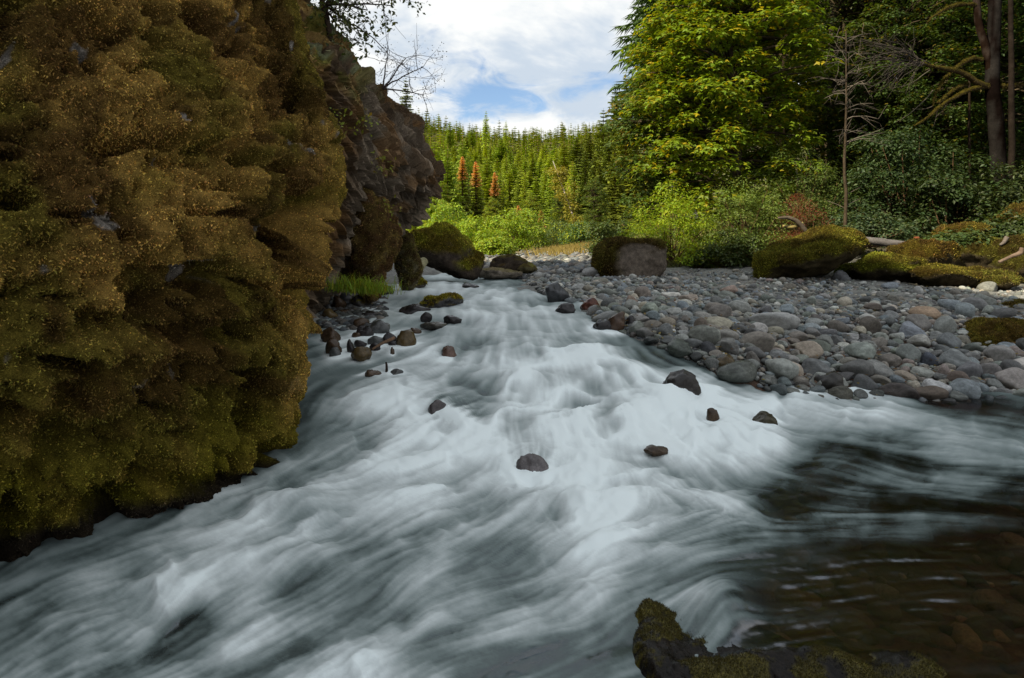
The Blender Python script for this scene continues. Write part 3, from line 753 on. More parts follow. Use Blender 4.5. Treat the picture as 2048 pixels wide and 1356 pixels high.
boulder('boulder', 'low brown moss-flecked boulder right of the dark peaked one', 1052, 537, 46, 28, 18.4, 16, (.10, .085, .045), 1, .2, .8, sub=4, mossc=np.array([.12, .11, .03]))
boulder('boulder', 'flat tan ledge rock at the waterline before the dark peaked boulder', 1000, 548, 90, 24, 18.0, 17, (.17, .14, .11), .5, .7, .7, sub=4)
# right bank
def capmoss(v, n, nz): return smooth(.25, .55, v[:, 2] * .8 + n[:, 2] * .35 + nz * 1.0 - .05) + smooth(-.35, -.6, v[:, 0] + nz * .5) + 0 * nz
boulder('mossy_boulder', 'squarish boulder with dark moss cap and bare pinkish tan face', 1266, 518, 156, 84, 16.6, 21, (.135, .108, .085), 1, 0, .7, nb=6000, mossfn=capmoss, mossc=np.array([.085, .07, .013]), angular=.5, lump=.08, box=.6)
boulder('mossy_boulder', 'big wedge-shaped boulder wholly coated in olive moss on the bar', 1600, 512, 240, 84, 15.6, 22, (.07, .055, .03), 1, -.35, .7, nb=16000, mossc=np.array([.125, .115, .014]), shear=.26, lump=.12, angular=.6)
for i, (px, py, w, h, d, lab, mc, sd) in enumerate([
    (1772, 538, 150, 62, 15.2, 'smooth bright green mossy rock leaning below the fallen log', (.14, .145, .015), 31),
    (1722, 545, 90, 40, 15.8, 'low grassy moss mound between wedge boulder and green rock', (.11, .15, .02), 32),
    (1852, 520, 140, 84, 15.6, 'dark brown mossy boulder under the end of the log', (.10, .075, .012), 33),
    (1885, 552, 190, 52, 14.6, 'broad low olive boulder at the edge of the cobbles', (.105, .09, .013), 34),
    (1955, 515, 130, 90, 15.6, 'shadowed mossy boulder beneath the leafy bank', (.085, .08, .012), 35),
    (2040, 520, 130, 100, 15.0, 'tall dark mossy boulder below the bleached root', (.075, .07, .012), 36),
    (1995, 560, 110, 40, 14.0, 'small dark boulder half buried by the cobbles', (.09, .085, .014), 37),
    (1935, 474, 150, 56, 16.8, 'mossy slope rock behind the leaf-covered bank', (.11, .085, .014), 38),
    (2045, 450, 120, 90, 16.6, 'brown mossy rock high on the shaded bank', (.09, .07, .013), 39),
    (1800, 512, 60, 46, 15.6, 'pointed dark mossy rock touching the log', (.08, .06, .012), 40)]):
    boulder('mossy_boulder', lab, px, py, w, h, d, sd, (.05, .04, .025), 1, -.2, .8, nb=5000, mossc=np.array(mc), sub=4, angular=.5)
boulder('mossy_boulder', 'wide flat yellow-olive mossy rock among cobbles on the bar', 2025, 682, 200, 74, 9.7, 41, (.08, .065, .03), 1, -.3, .9, nb=16000, mossc=np.array([.145, .115, .02]), lump=.1)
boulder('mossy_boulder', 'smaller mossy rock just behind the flat yellow-olive one', 2046, 622, 110, 40, 11.6, 42, (.07, .06, .03), 1, -.2, .9, nb=6000, mossc=np.array([.12, .105, .02]), sub=4)

def river_rock(px, py, w, h, lab, stone, seed, moss=0, sub=4, angular=.5, name='river_rock', nb=0, depth=.8, dz=0, thr=.35):
    d = float(water_d(px, py + h * .45))
    return boulder(name, lab, px, py + h * .16, w, h * 1.5, d, seed, stone, moss, thr, depth, sub, wet=1, angular=angular, nb=nb, mossc=np.array([.19, .165, .015]), cat='rock', lump=.14, sink=dz)
BR, DK, GY, RD, OL = (.055, .034, .02), (.026, .022, .022), (.07, .07, .068), (.09, .03, .018), (.075, .05, .02)
river_rock(878, 602, 92, 26, 'mossy green-topped rock standing mid-stream', (.05, .045, .045), 51, 1, 5, .4, 'mossy_rock', 5000, .7, 0, .12)
RIV = [(832, 617, 62, 12, 'flat wet black rock against the mossy mid-stream rock', DK), (663, 669, 38, 22, 'rounded brown rock beside the rock wall edge', BR), (668, 691, 30, 26, 'upright dark brown rock just below the rounded one by the wall', BR),
 (671, 704, 22, 14, 'small grey rock with water sheeting over it near the wall', GY), (701, 694, 15, 22, 'narrow black rock splitting a small fall', DK), (720, 689, 24, 12, 'low glossy dark rock above the golden one', DK), (723, 707, 37, 20, 'glossy golden-brown rock with wet highlights', OL),
 (722, 647, 29, 15, 'jagged red-brown rock upstream of the grey slab', BR), (730, 662, 32, 17, 'wet dark rock under the grey slab', DK), (714, 670, 19, 8, 'tiny flat brown rock before the grey slab', BR), (757, 653, 43, 21, 'broad grey slab with rounded black end', GY),
 (751, 682, 28, 14, 'dull grey-green rock veiled by water', GY), (778, 677, 29, 17, 'slanted black rock left of the pyramid rock', DK), (812, 677, 36, 24, 'pyramid-shaped brown rock with pale edges', OL), (750, 694, 20, 12, 'dark rock holding the drift stick', DK),
 (787, 687, 20, 7, 'thin black rock in front of the pyramid rock', DK), (785, 702, 9, 11, 'tiny dark stone below the drift stick', BR), (737, 627, 30, 9, 'smooth dark rock barely above the water', DK), (904, 637, 34, 13, 'rounded dark rock downstream of the mossy rock', DK),
 (852, 633, 22, 13, 'knobbly black rock close below the mossy rock', DK), (870, 650, 52, 10, 'long low grey-brown rock crossing the current', (.06, .055, .045)), (831, 660, 22, 8, 'small reddish rock with water around it', BR), (896, 705, 36, 22, 'brown rock behind a thin curtain of water', (.10, .06, .045)),
 (743, 745, 38, 8, 'flat dark rock next to the upright stick', BR), (794, 744, 24, 8, 'flat grey rock right of the upright stick', GY), (937, 573, 36, 9, 'smooth dark hump at the upstream lip', DK),
 (720, 600, 48, 21, 'dark rock with a small green moss cap on the left bank', (.05, .045, .045)), (677, 606, 28, 22, 'angular brown rock on the left bank', BR), (661, 627, 30, 17, 'speckled grey-brown rock at the wall foot', OL), (656, 615, 18, 10, 'pale wet stone at the wall foot', GY),
 (685, 623, 36, 8, 'flat red-brown rock on the left waterline', BR), (692, 596, 24, 16, 'purple-grey rock below the grass', (.075, .07, .075)), (660, 604, 16, 10, 'small grey-brown stone below the grass', GY), (773, 582, 28, 16, 'black wedge rock at the foot of the tan outcrop', DK),
 (1360, 764, 70, 40, 'large smooth dark rock standing in the white rapids', (.035, .03, .027)), (1424, 824, 25, 26, 'small brown rock behind a spill of white water', BR), (1526, 832, 46, 22, 'olive-brown rock at the edge of the white water', (.045, .037, .02)), (1314, 893, 44, 12, 'brown rock crest just breaking the foam', BR),
 (1066, 914, 64, 44, 'rounded purple-grey rock seen through falling water', (.12, .105, .105)), (888, 812, 60, 34, 'dark slanted rock under streaming water', (.06, .05, .05)),
 (1113, 583, 46, 28, 'dark pale-streaked rock at the bar corner', (.05, .05, .052)), (1180, 611, 36, 20, 'wet red-brown rock on the waterline', RD), (1134, 618, 40, 17, 'dark shiny rock lying in the shallows', DK), (1235, 643, 36, 28, 'blocky wet brown rock on the waterline', (.07, .042, .028)), (1264, 644, 24, 20, 'dark upright wet stone beside the blocky one', DK),
 (1205, 650, 44, 15, 'low dark rock half under the current', DK), (1660, 760, 56, 30, 'dark wet boulder at the foot of the bar', (.04, .036, .032)), (1451, 727, 44, 25, 'round brown wet rock at the water margin', OL)]
for i, (px, py, w, h, lab, st) in enumerate(RIV):
    veil = 'falling' in lab or 'streaming' in lab or 'curtain' in lab
    river_rock(px, py - (8 if veil else 0), w * 1.14, h * 1.28, lab, st, 60 + i, moss=1 if 'moss cap' in lab else 0, sub=4 if w > 30 else 3, angular=.9 if ('pyramid' in lab or 'wedge' in lab or 'blocky' in lab or 'angular' in lab) else .45, thr=.6, dz=(.10 if w > 50 else .06) if veil else (.03 if px > 1300 and py > 740 else 0))

build_river()

# foreground boulder with water pouring over its shoulder
def build_front_boulder():
    """one wet boulder, its crown just breaking the surface"""
    out = [(1255, 1300), (1258, 1225), (1285, 1158), (1335, 1135), (1400, 1148), (1470, 1190), (1600, 1215), (1760, 1225), (1880, 1255), (1930, 1330), (1850, 1460), (1600, 1520), (1400, 1470), (1290, 1380)]
    w = np.array([[(x - CX) / F * (1.8 * F / (y - CY)), 1.8 * F / (y - CY)] for x, y in out])
    cen = np.array([1.02, 2.86])
    w = w - cen; an = np.arctan2(w[:, 1], w[:, 0]); o = np.argsort(an); an, rr = an[o], np.linalg.norm(w, axis=1)[o]
    na, nr = 220, 110
    A_ = np.linspace(-np.pi, np.pi, na, endpoint=False); Rr = np.interp(A_, np.concatenate([an - 2 * np.pi, an, an + 2 * np.pi]), np.tile(rr, 3))
    t = np.linspace(0, 1.25, nr) ** .8
    X = cen[0] + np.cos(A_)[None] * Rr[None] * t[:, None]; Y = cen[1] + np.sin(A_)[None] * Rr[None] * t[:, None]
    tt = np.repeat(t[:, None], na, 1)
    p = np.stack([X, Y, 0 * X], -1).reshape(-1, 3)
    H = .022 - .06 * tt.ravel() ** 3 - .75 * np.clip(tt.ravel() - .84 - .12 * (fbm(p * 9, 350, 3) - .5), 0, 1) ** 1.2
    bump = lambda px, py, r0, h: h * np.exp(-((p[:, 0] - (px - CX) / F * 1.8 * F / (py - CY)) ** 2 + (p[:, 1] - 1.8 * F / (py - CY)) ** 2) / r0 ** 2)
    H = H + bump(1345, 1215, .20, .055) + bump(1340, 1290, .22, .05) + bump(1315, 1165, .10, .05) - bump(1560, 1240, .2, .06) - bump(1720, 1240, .22, .06) + bump(1480, 1330, .16, .065) + bump(1620, 1335, .20, .09) + bump(1800, 1320, .18, .10)
    H = H + (fbm(p * 5, 320, 3) - .5) * .06 + (fbm(p * 18, 330, 5, .6) - .5) * .035
    H = H - .075 * smooth(.60, .82, p[:, 0]) * smooth(2.74, 2.90, p[:, 1])
    V = np.stack([p[:, 0], p[:, 1], H], 1)
    i = np.arange(nr * na).reshape(nr, na); j = np.roll(i, -1, 1)
    fc = np.stack([i[:-1], i[1:], j[1:], j[:-1]], -1).reshape(-1, 4)
    n = vnormals(V, fc)
    if n[:, 2].mean() < 0: fc = fc[:, ::-1]; n = -n
    m = smooth(.50, .60, fbm(p * 9.0, 340, 5, .6) + .08 * (p[:, 0] > .75) * (p[:, 1] < 2.75) + bump(1320, 1165, .1, .12)) * smooth(.0, .3, n[:, 2])
    c = np.array([.011, .008, .006]) * (1 - m[:, None]) + np.array([.075, .062, .012]) * m[:, None]
    root = link('foreground_boulder', None, label='dark half-drowned boulder with moss rims and water sliding over it', cat='boulder', loc=(0, 0, 0))
    link('rock', mesh_np('rock', V, fc, c), M_WETDARK, root)
    g = blades(V, fc, 30000, np.maximum(c, .02) * 1.1, (.006, .018), (.0014, .003), 9, m * (V[:, 2] > .0) + 1e-5, droop=.0, out=.9)
    link('moss', g.mesh('moss', False), M_MOSS, root, kind='stuff', label='coarse olive water moss')
build_front_boulder()

# ------------------------------------------------------------------ cobbles
STONES = []      # px, py, radius, colour, name of colour, squash, wet, hero label
HERO = [(1547, 641, 98, 40, (.30, .29, .27), 'long pale grey slab in the middle of the cobbles', 'the long pale slab'), (1618, 700, 57, 34, (.33, .25, .17), 'wood-coloured tan block-like cobble', 'the wood-coloured block'), (1739, 653, 46, 38, (.10, .08, .06), 'dark brown angular stone with a notched face', 'the notched brown stone'),
 (1834, 647, 52, 36, (.17, .15, .13), 'brown-grey hump-backed stone with sharp crest', 'the hump-backed stone'), (1850, 627, 62, 26, (.33, .20, .10), 'orange-tan stone tucked behind the hump-backed one', 'the orange-tan stone'), (1897, 684, 46, 36, (.14, .15, .15), 'plain slate-grey squarish stone', 'the slate-grey square stone'),
 (1998, 708, 56, 42, (.24, .22, .20), 'round warm-grey boulder below the flat mossy rock', 'the round warm-grey boulder'), (1978, 742, 46, 40, (.17, .15, .14), 'egg-shaped brownish grey boulder near the pool', 'the egg-shaped boulder'), (1937, 742, 52, 40, (.15, .145, .15), 'purple-grey tilted boulder near the pool', 'the tilted purple-grey boulder'),
 (1917, 757, 46, 30, (.14, .095, .07), 'smooth dark brown oval cobble near the pool', 'the brown oval cobble'), (1887, 742, 30, 30, (.27, .20, .17), 'pinkish upright cobble near the pool', 'the pinkish cobble'), (2028, 760, 74, 44, (.30, .25, .22), 'big pale pinkish boulder at the pool edge', 'the pale pinkish boulder'),
 (2040, 729, 66, 30, (.32, .28, .24), 'flat cream boulder above the pale pinkish one', 'the flat cream boulder'), (1727, 768, 60, 40, (.09, .09, .09), 'dark grey angular boulder with flat tilted face', 'the flat-faced dark boulder'), (1713, 738, 64, 44, (.12, .115, .105), 'dark rounded boulder behind the flat-faced one', 'the dark rounded boulder'),
 (1816, 708, 48, 38, (.16, .175, .155), 'greenish grey faceted boulder', 'the greenish boulder'), (1857, 718, 38, 29, (.065, .075, .10), 'dark blue-grey angular stone', 'the blue-grey angular stone'), (1908, 719, 72, 36, (.16, .17, .165), 'wide low grey boulder beside the blue-grey stone', 'the wide low boulder'),
 (1601, 757, 16, 15, (.40, .15, .035), 'small bright orange pebble at the water edge', 'the bright orange pebble'), (1811, 752, 48, 18, (.29, .22, .15), 'flat tan cobble lying near the pool', 'the flat tan cobble'), (1871, 772, 62, 26, (.40, .39, .38), 'chalky white-spotted rock at the pool edge', 'the chalky rock'),
 (1850, 786, 80, 30, (.13, .09, .06), 'long brown rock dipping into the pool', 'the long brown rock'), (1684, 553, 46, 24, (.11, .11, .115), 'charcoal boulder in front of the wedge-shaped mossy boulder', 'the charcoal boulder'), (1782, 572, 38, 17, (.15, .17, .19), 'bluish flat cobble at the back of the bar', 'the bluish flat cobble'),
 (1949, 611, 56, 30, (.17, .165, .16), 'grey domed boulder toward the back of the bar', 'the grey domed boulder'), (1675, 654, 50, 30, (.14, .115, .09), 'brown-grey ridged boulder mid bar, right of the pale slab', 'the ridged boulder'), (1632, 638, 30, 23, (.12, .10, .09), 'dark cube-like cobble right of the pale slab', 'the cube-like cobble'),
 (1431, 618, 48, 25, (.20, .165, .13), 'smooth brown-grey oval boulder mid bar', 'the smooth oval boulder'), (1376, 596, 42, 21, (.24, .18, .13), 'light brown flat-topped cobble', 'the flat-topped brown cobble'), (1455, 580, 40, 22, (.28, .18, .13), 'reddish tan rounded cobble', 'the reddish tan cobble'), (1284, 586, 36, 25, (.20, .155, .12), 'brown egg-like cobble below the square boulder', 'the egg-like cobble'),
 (1263, 601, 32, 22, (.22, .14, .09), 'warm brown cobble leaning on its neighbours', 'the warm brown cobble'), (1401, 655, 32, 40, (.13, .095, .065), 'tall brown upright stone near the rapids', 'the tall upright stone'), (1449, 670, 56, 28, (.22, .20, .165), 'long grey-tan boulder near the rapids', 'the long grey-tan boulder'),
 (1511, 668, 46, 32, (.10, .095, .09), 'dark egg-shaped boulder left of the pale slab', 'the dark egg-shaped boulder'), (1416, 697, 36, 27, (.05, .05, .055), 'black wet rounded cobble by the rapids', 'the black wet cobble'), (1459, 694, 42, 34, (.085, .08, .07), 'dark grey angular stone by the rapids', 'the angular dark stone'), (1184, 546, 42, 22, (.22, .21, .195), 'pale grey boulder at the far corner of the bar', 'the far corner boulder'),
 (1596, 674, 40, 22, (.20, .165, .13), 'plain tan cobble in front of the pale slab', 'the plain tan cobble'), (1556, 712, 40, 26, (.17, .17, .165), 'round grey cobble near the wet margin', 'the round margin cobble'), (1505, 716, 38, 26, (.14, .12, .10), 'brownish cobble near the wet margin', 'the brownish margin cobble')]

PALETTE = [('grey', (.155, .155, .15), 6), ('blue-grey', (.125, .138, .15), 4), ('dark grey', (.085, .085, .086), 4), ('pale grey', (.25, .245, .23), 3), ('brown', (.138, .124, .110), 3), ('tan', (.22, .195, .162), 2), ('greenish grey', (.138, .147, .132), 3), ('reddish', (.160, .130, .118), .6)]
PW = np.array([p[2] for p in PALETTE], float); PW /= PW.sum()
N_PROTO = 14
PROTO_HI = [rock_shape(4, 500 + i, 9, .1, .11, [.3, .8, 1.3, .55][i % 4]) for i in range(N_PROTO)]
PROTO_LO = [rock_shape(3, 500 + i, 9, .1, .11, [.3, .8, 1.3, .55][i % 4]) for i in range(N_PROTO)]
PROTO_XXS = [rock_shape(1, 500 + i, 9, .1, .11, .8) for i in range(N_PROTO)]
PROTO_XS = [rock_shape(2, 500 + i, 9, .1, .11, [.3, .8, 1.3, .55][i % 4]) for i in range(N_PROTO)]

def scatter_stones():
    r = np.random.default_rng(99)
    items = []
    for (px, py, w, h, c, lab, short) in HERO:
        g = ground_hit(px, py + h * .35)
        items.append(dict(p=g, r=w / 2 / F * g[1], c=np.array(c) * .65 + .35 * np.mean(c), hero=(lab, short), px=px, py=py, sq=h / w * 1.25, a=0.0, proto=r.integers(N_PROTO), el=1.0))
    XY = [(i['p'][0], i['p'][1], i['r'] * .8) for i in items]
    cell = {}
    def key(x, y): return (int(x // .6), int(y // .6))
    def put(x, y, rr): cell.setdefault(key(x, y), []).append((x, y, rr))
    for q in XY: put(*q)
    def ok(x, y, rr, f):
        k = key(x, y)
        for a in (-1, 0, 1):
            for b in (-1, 0, 1):
                for (u, v, s) in cell.get((k[0] + a, k[1] + b), ()):
                    if (x - u) ** 2 + (y - v) ** 2 < (f * (rr + s)) ** 2: return False
        return True
    for n_try, r0, r1, f in [(110, .18, .25, .86), (750, .12, .17, .82), (5200, .078, .12, .8), (18000, .05, .078, .76), (15000, .03, .055, .75)]:
        px = r.uniform(1040, 2600, n_try); t = r.random(n_try)
        y0, y1 = np.interp(px, *BAR_TOP), np.interp(px, *BAR_BOT)
        # image-uniform rows, thinned so that the world density is even
        py = y0 + (y1 - y0) * t ** .75
        # fast ray hit: ground is smooth, iterate from the waterline distance
        d = np.interp(py, [498, 510, 530, 545, 560, 580, 600, 640, 690, 740, 800], [34, 29, 22, 17.5, 15, 13, 11.8, 10.3, 9.0, 8.2, 7.5])
        for _ in range(14):
            X = (px - CX) / F * d; z = ground_z(X, d); dn = (CZ - z) * F / np.maximum(py - CY, 4); d = np.clip(.5 * d + .5 * dn, 6.5, 36)
        X = (px - CX) / F * d; z = ground_z(X, d)
        for i in range(n_try):
            rr = (r0 + (r1 - r0) * r.random()) * float(np.interp(d[i], [9, 16, 20], [1, .74, .8]))
            if d[i] > 19 and rr > .15: continue
            if not ok(X[i], d[i], rr * .85, f): continue
            k = r.choice(len(PALETTE), p=PW)
            c = np.array(PALETTE[k][1]) * (1.1 + .95 * r.random()) * (1 + (r.random(3) - .5) * .06) * [1.0, 1.0, .955]
            items.append(dict(p=np.array([X[i], d[i], z[i]]), r=rr, c=c, hero=None, cn=PALETTE[k][0], px=px[i], py=py[i], sq=.42 + .36 * r.random(), a=r.random() * 6.28, proto=r.integers(N_PROTO), el=.58 + .4 * r.random()))
            put(X[i], d[i], rr * .85)
    return items

ORD = ['', 'second-nearest ', 'third-nearest ', 'fourth-nearest ', 'fifth-nearest ', 'sixth-nearest ', 'seventh-nearest ', 'eighth-nearest ', 'ninth-nearest ', 'tenth-nearest ', 'eleventh-nearest ', 'twelfth-nearest ', 'thirteenth-nearest ', 'fourteenth-nearest ', 'fifteenth-nearest ', 'sixteenth-nearest ', 'seventeenth-nearest ', 'eighteenth-nearest ', 'nineteenth-nearest ', 'twentieth-nearest '] + [w_ + '-nearest ' for w_ in ('twenty-first', 'twenty-second', 'twenty-third', 'twenty-fourth', 'twenty-fifth', 'twenty-sixth', 'twenty-seventh', 'twenty-eighth', 'twenty-ninth', 'thirtieth')]
def landmark_labels(things, marks, behind='behind', front='in front of'):
    """things: (desc, px, py); marks: (phrase, px, py). One label each, counted outwards from the nearest landmark."""
    rows = []
    for i, (desc, px, py) in enumerate(things):
        dd = [((px - m[1]) ** 2 + (1.6 * (py - m[2])) ** 2, j) for j, m in enumerate(marks)]
        q, j = min(dd); dx, dy = px - marks[j][1], (py - marks[j][2]) * 1.6
        rel = ('to the left of' if dx < 0 else 'to the right of') if abs(dx) > abs(dy) else (behind if dy < 0 else front)
        rows.append((q, i, f'{desc} {rel} {marks[j][0]}'))
    out = [None] * len(things); cnt = {}
    for q, i, s in sorted(rows):
        k = cnt.get(s, 0); cnt[s] = k + 1
        out[i] = (ORD[min(k, len(ORD) - 1)] + s)
    return out

def build_cobbles():
    items = scatter_stones()
    def wetness(it):
        y1 = np.interp(it['px'], *BAR_BOT)
        return smooth(26, 6, (y1 - it['py']) * (it['p'][1] / 8.0)) if it['px'] < 1900 else smooth(12, 2, (y1 - it['py']))
    vis = [it for it in items if -20 < it['px'] < 2068]
    vis.sort(key=lambda it: -(1e6 if it['hero'] else it['r'] / it['p'][1]))
    single = vis[:300]; sid = {id(i) for i in single}
    hi = []
    for i, (v, f) in enumerate(PROTO_HI):
        c = .72 + .56 * fbm(v * 2.2 + i * 7, 600 + i, 4)
        band = smooth(.60, .66, fbm(v * np.array([1.2, 1.2, 5]) + i * 3, 700 + i, 3)) * (i % 3 == 0)
        c = c * (1 + .5 * band)
        hi.append((mesh_np('cobble', v, f, np.repeat(c[:, None], 3, 1)), mesh_np('cobble_wet', v, f, np.repeat(c[:, None], 3, 1))))
        hi[-1][0].materials.append(M_STONE); hi[-1][1].materials.append(M_WET)
    things = []
    for it in single:
        if it['hero']: continue
        wpx = it['r'] * 2 / it['p'][1] * F
        sz = 'large ' if wpx > 52 else ('' if wpx > 36 else 'small ')
        sh = 'flat ' if it['sq'] < .58 else ('round ' if it['sq'] > .72 else '')
        things.append((f"{sz}{sh}{it['cn']} cobble", it['px'], it['py']))
    labs = landmark_labels(things, [(h[6], h[0], h[1]) for h in HERO])
    seen = {}
    k = 0
    for it in single:
        w = wetness(it); wet = w > .45
        rr = it['r']; sq = it['sq']
        o = link('cobble', hi[it['proto']][1 if wet else 0])
        o.location = it['p'] + np.array([0, 0, rr * sq * .45])
        o.scale = (rr, rr * it['el'] * (.9 if it['hero'] else 1), rr * sq)
        o.rotation_euler = (random.uniform(-.3, .3), random.uniform(-.3, .3), it['a'] if not it['hero'] else random.uniform(-.25, .25))
        c = it['c'] * (1.25 if it['hero'] else 1) * (1 - .68 * w)
        o.color = (*[float(x) for x in c], 1)
        if it['hero']: lab = it['hero'][0]
        else: lab = labs[k]; k += 1
        o['label'] = lab; o['category'] = 'cobble' if rr < .22 else 'boulder'; o['group'] = 'stones of the gravel bar'
    # the rest, too many to tell apart
    for nm, wet in (('cobbles', False), ('wet_cobbles', True)):
        g = Geo()
        for it in items:
            if id(it) in sid or (wetness(it) > .45) != wet: continue
            rpx = it['r'] / it['p'][1] * F
            v, f = (PROTO_XXS if rpx < 7 else (PROTO_XS if rpx < 20 else PROTO_LO))[it['proto']]
            rr = it['r']; V = v * [rr, rr * it['el'], rr * it['sq']]
            ta, tb = random.uniform(-.35, .35), random.uniform(-.35, .35)
            V = V @ np.array([[math.cos(ta), 0, math.sin(ta)], [0, 1, 0], [-math.sin(ta), 0, math.cos(ta)]]) @ np.array([[1, 0, 0], [0, math.cos(tb), -math.sin(tb)], [0, math.sin(tb), math.cos(tb)]])
            V = rotz(V, it['a']) + it['p'] + [0, 0, rr * it['sq'] * .35]
            sh = .8 + .4 * vnoise(v * 2.0 + it['proto'], 5)
            g.add(V, f, it['c'][None] * sh[:, None] * (1 - .62 * wetness(it)))
        if g.n:
            link(nm, g.mesh(nm), M_WET if wet else M_STONE, kind='stuff', label='wet dark cobbles along the waterline' if wet else 'countless grey and brown cobbles covering the gravel bar')
    return items
build_cobbles()

def build_bed_stones():
    """brown stones lying on the bed of the clear pool"""
    r = np.random.default_rng(77); g = Geo()
    for i in range(520):
        px, py = r.uniform(1380, 2200), r.uniform(815, 1400)
        p = water_P(px, py, 0); rr = .035 + .12 * r.random() ** 2
        v, f = PROTO_XS[r.integers(N_PROTO)]
        V = rotz(v * [rr, rr * r.uniform(.6, 1), rr * .6], r.random() * 6.28) + [p[0], p[1], p[2] - .19 - r.random() * .05]
        g.add(V, f, np.array(PALETTE[r.integers(8)][1]) * [1.0, .78, .58] * r.uniform(.35, 1.2))
    link('submerged_stones', g.mesh('submerged_stones'), M_STONE, kind='stuff', label='brown stones on the bed of the clear pool')
build_bed_stones()

def build_gravel():
    """pebbles between the cobbles, the left bank and the far bar"""
    r = np.random.default_rng(12)
    N = 7000
    px = np.concatenate([r.uniform(1040, 2150, 4600), r.uniform(965, 1210, 1600), r.uniform(625, 780, 800)])
    t = r.random(N); py = np.empty(N); d = np.empty(N)
    y0, y1 = np.interp(px, *BAR_TOP), np.interp(px, *BAR_BOT); py[:] = y0 + (y1 - y0) * t
    g = Geo(); v, f = ico(1)
    d = np.interp(py, [498, 510, 530, 545, 560, 580, 600, 640, 690, 740, 800], [34, 29, 22, 17.5, 15, 13, 11.8, 10.3, 9.0, 8.2, 7.5])
    for _ in range(14):
        X = (px - CX) / F * d; z = ground_z(X, d); d = np.clip(.5 * d + .5 * (CZ - z) * F / np.maximum(py - CY, 4), 6.5, 36)
    far = slice(4600, 6200); d[far] = np.exp(r.uniform(math.log(18), math.log(58), 1600))
    left = slice(6200, 7000); d[left] = r.uniform(9.0, 12.5, 800); px[left] = r.uniform(640, 770, 800)
    X = (px - CX) / F * d; z = ground_z(X, d)
    rad = np.where(np.arange(N) < 4600, r.uniform(.018, .045, N), np.where(np.arange(N) < 6200, r.uniform(.08, .2, N), r.uniform(.03, .10, N)))
    if True:
        wl = np.interp(d[left], np.exp(LDC[::-1]), ZC[::-1]); z[left] = np.maximum(z[left], wl - .03)
    for i in range(N):
        c = np.array(PALETTE[r.choice(len(PALETTE), p=PW)][1]) * (.8 + .6 * r.random())
        if i >= 6200: c = c * .5
        V = rotz(v * [rad[i], rad[i] * r.uniform(.6, 1), rad[i] * r.uniform(.45, .8)], r.random() * 6.28)
        V = V * (1 + (r.random((len(V), 1)) - .5) * .2) + [X[i], d[i], z[i] + rad[i] * .25]
        g.add(V, f, c)
    link('gravel', g.mesh('gravel'), M_STONE, kind='stuff', label='pebbles and gravel between the cobbles and on the far bar')
build_gravel()

# ------------------------------------------------------------------ foliage
T_MAPLE = (np.array([[0, 0, 0], [-.34, .02, -.05], [-.56, .30, -.08], [-.20, .48, .02], [0, 1.0, -.10], [.20, .48, .02], [.56, .30, -.08], [.34, .02, -.05]]), np.array([[0, 3, 2], [0, 4, 3], [0, 5, 4], [0, 6, 5]]))
T_KITE = (np.array([[0, 0, 0], [-.28, .45, .06], [0, 1, -.04], [.28, .45, .06]]), np.array([[0, 2, 1], [0, 3, 2]]))
T_WILLOW = (np.array([[0, 0, 0], [-.15, .45, .03], [0, 1, -.05], [.15, .45, .03]]), np.array([[0, 2, 1], [0, 3, 2]]))

def leaves(pos, nrm, size, tmpl, col, r, hint=None, geo=None):
    n = len(pos); tv, tf = tmpl; k = len(tv)
    q = rnd_dirs(n, r) * .8 + (0 if hint is None else hint)
    t = norm(q - nrm * (q * nrm).sum(1, keepdims=True)); b = np.cross(t, nrm)
    s = np.broadcast_to(np.asarray(size), (n,))[:, None, None]
    V = pos[:, None] + s * (tv[None, :, 0:1] * b[:, None] + tv[None, :, 1:2] * t[:, None] + tv[None, :, 2:3] * nrm[:, None])
    Fx = (tf[None] + (np.arange(n) * k)[:, None, None]).reshape(-1, tf.shape[1])
    g = geo or Geo(); g.add(V.reshape(-1, 3), Fx, np.repeat(col, k, 0)); return g

def leaf_cols(n, base, alt, p_alt, r, var=.3):
    c = np.tile(np.array(base, float), (n, 1)); m = r.random(n) < p_alt; c[m] = alt
    return c * (1 + (r.random((n, 1)) - .5) * 2 * var) * (1 + (r.random((n, 3)) - .5) * .2)

def clump_leaves(centers, radii, n_per, size, tmpl, base, alt, p_alt, seed, flat=.5, up=.9, geo=None, outdir=None):
    r = np.random.default_rng(seed); M = len(centers)
    k = np.repeat(np.arange(M), n_per); n = len(k)
    q = rnd_dirs(n, r) * (r.random((n, 1)) ** .45)
    q[:, 2] = np.abs(q[:, 2]) * np.where(r.random(n) < .8, 1, -.6)
    off = q * np.asarray(radii)[k][:, None] * [1, 1, flat]
    # the spray hangs down at its rim
    off[:, 2] -= (q[:, 0] ** 2 + q[:, 1] ** 2) * np.asarray(radii)[k] * .25
    nr = norm(q * [.7, .7, .3] + [0, 0, up] + rnd_dirs(n, r) * .45)
    hint = q * [1, 1, 0] + [0, 0, -.35]
    return leaves(centers[k] + off, nr, np.asarray(size[0]) + (size[1] - size[0]) * r.random(n), tmpl, leaf_cols(n, base, alt, p_alt, r), r, hint, geo)

def limb(geo, a, b, r0, r1, r, col, n=7, sides=6, sag=.0, wob=.08):
    a, b = np.asarray(a, float), np.asarray(b, float); L = np.linalg.norm(b - a)
    t = np.linspace(0, 1, n)[:, None]
    p = a + (b - a) * t + np.sin(t * np.pi) * np.array([0, 0, sag * L])
    w = r.normal(size=(n, 3)) * wob * L / n; w[0] = 0; w[-1] = 0
    p = p + np.cumsum(w, 0) * (1 - t) 
    V, Fx = tube(p, r0 + (r1 - r0) * np.linspace(0, 1, n), sides)
    geo.add(V, Fx, np.asarray(col) * (.8 + .4 * r.random())); return p

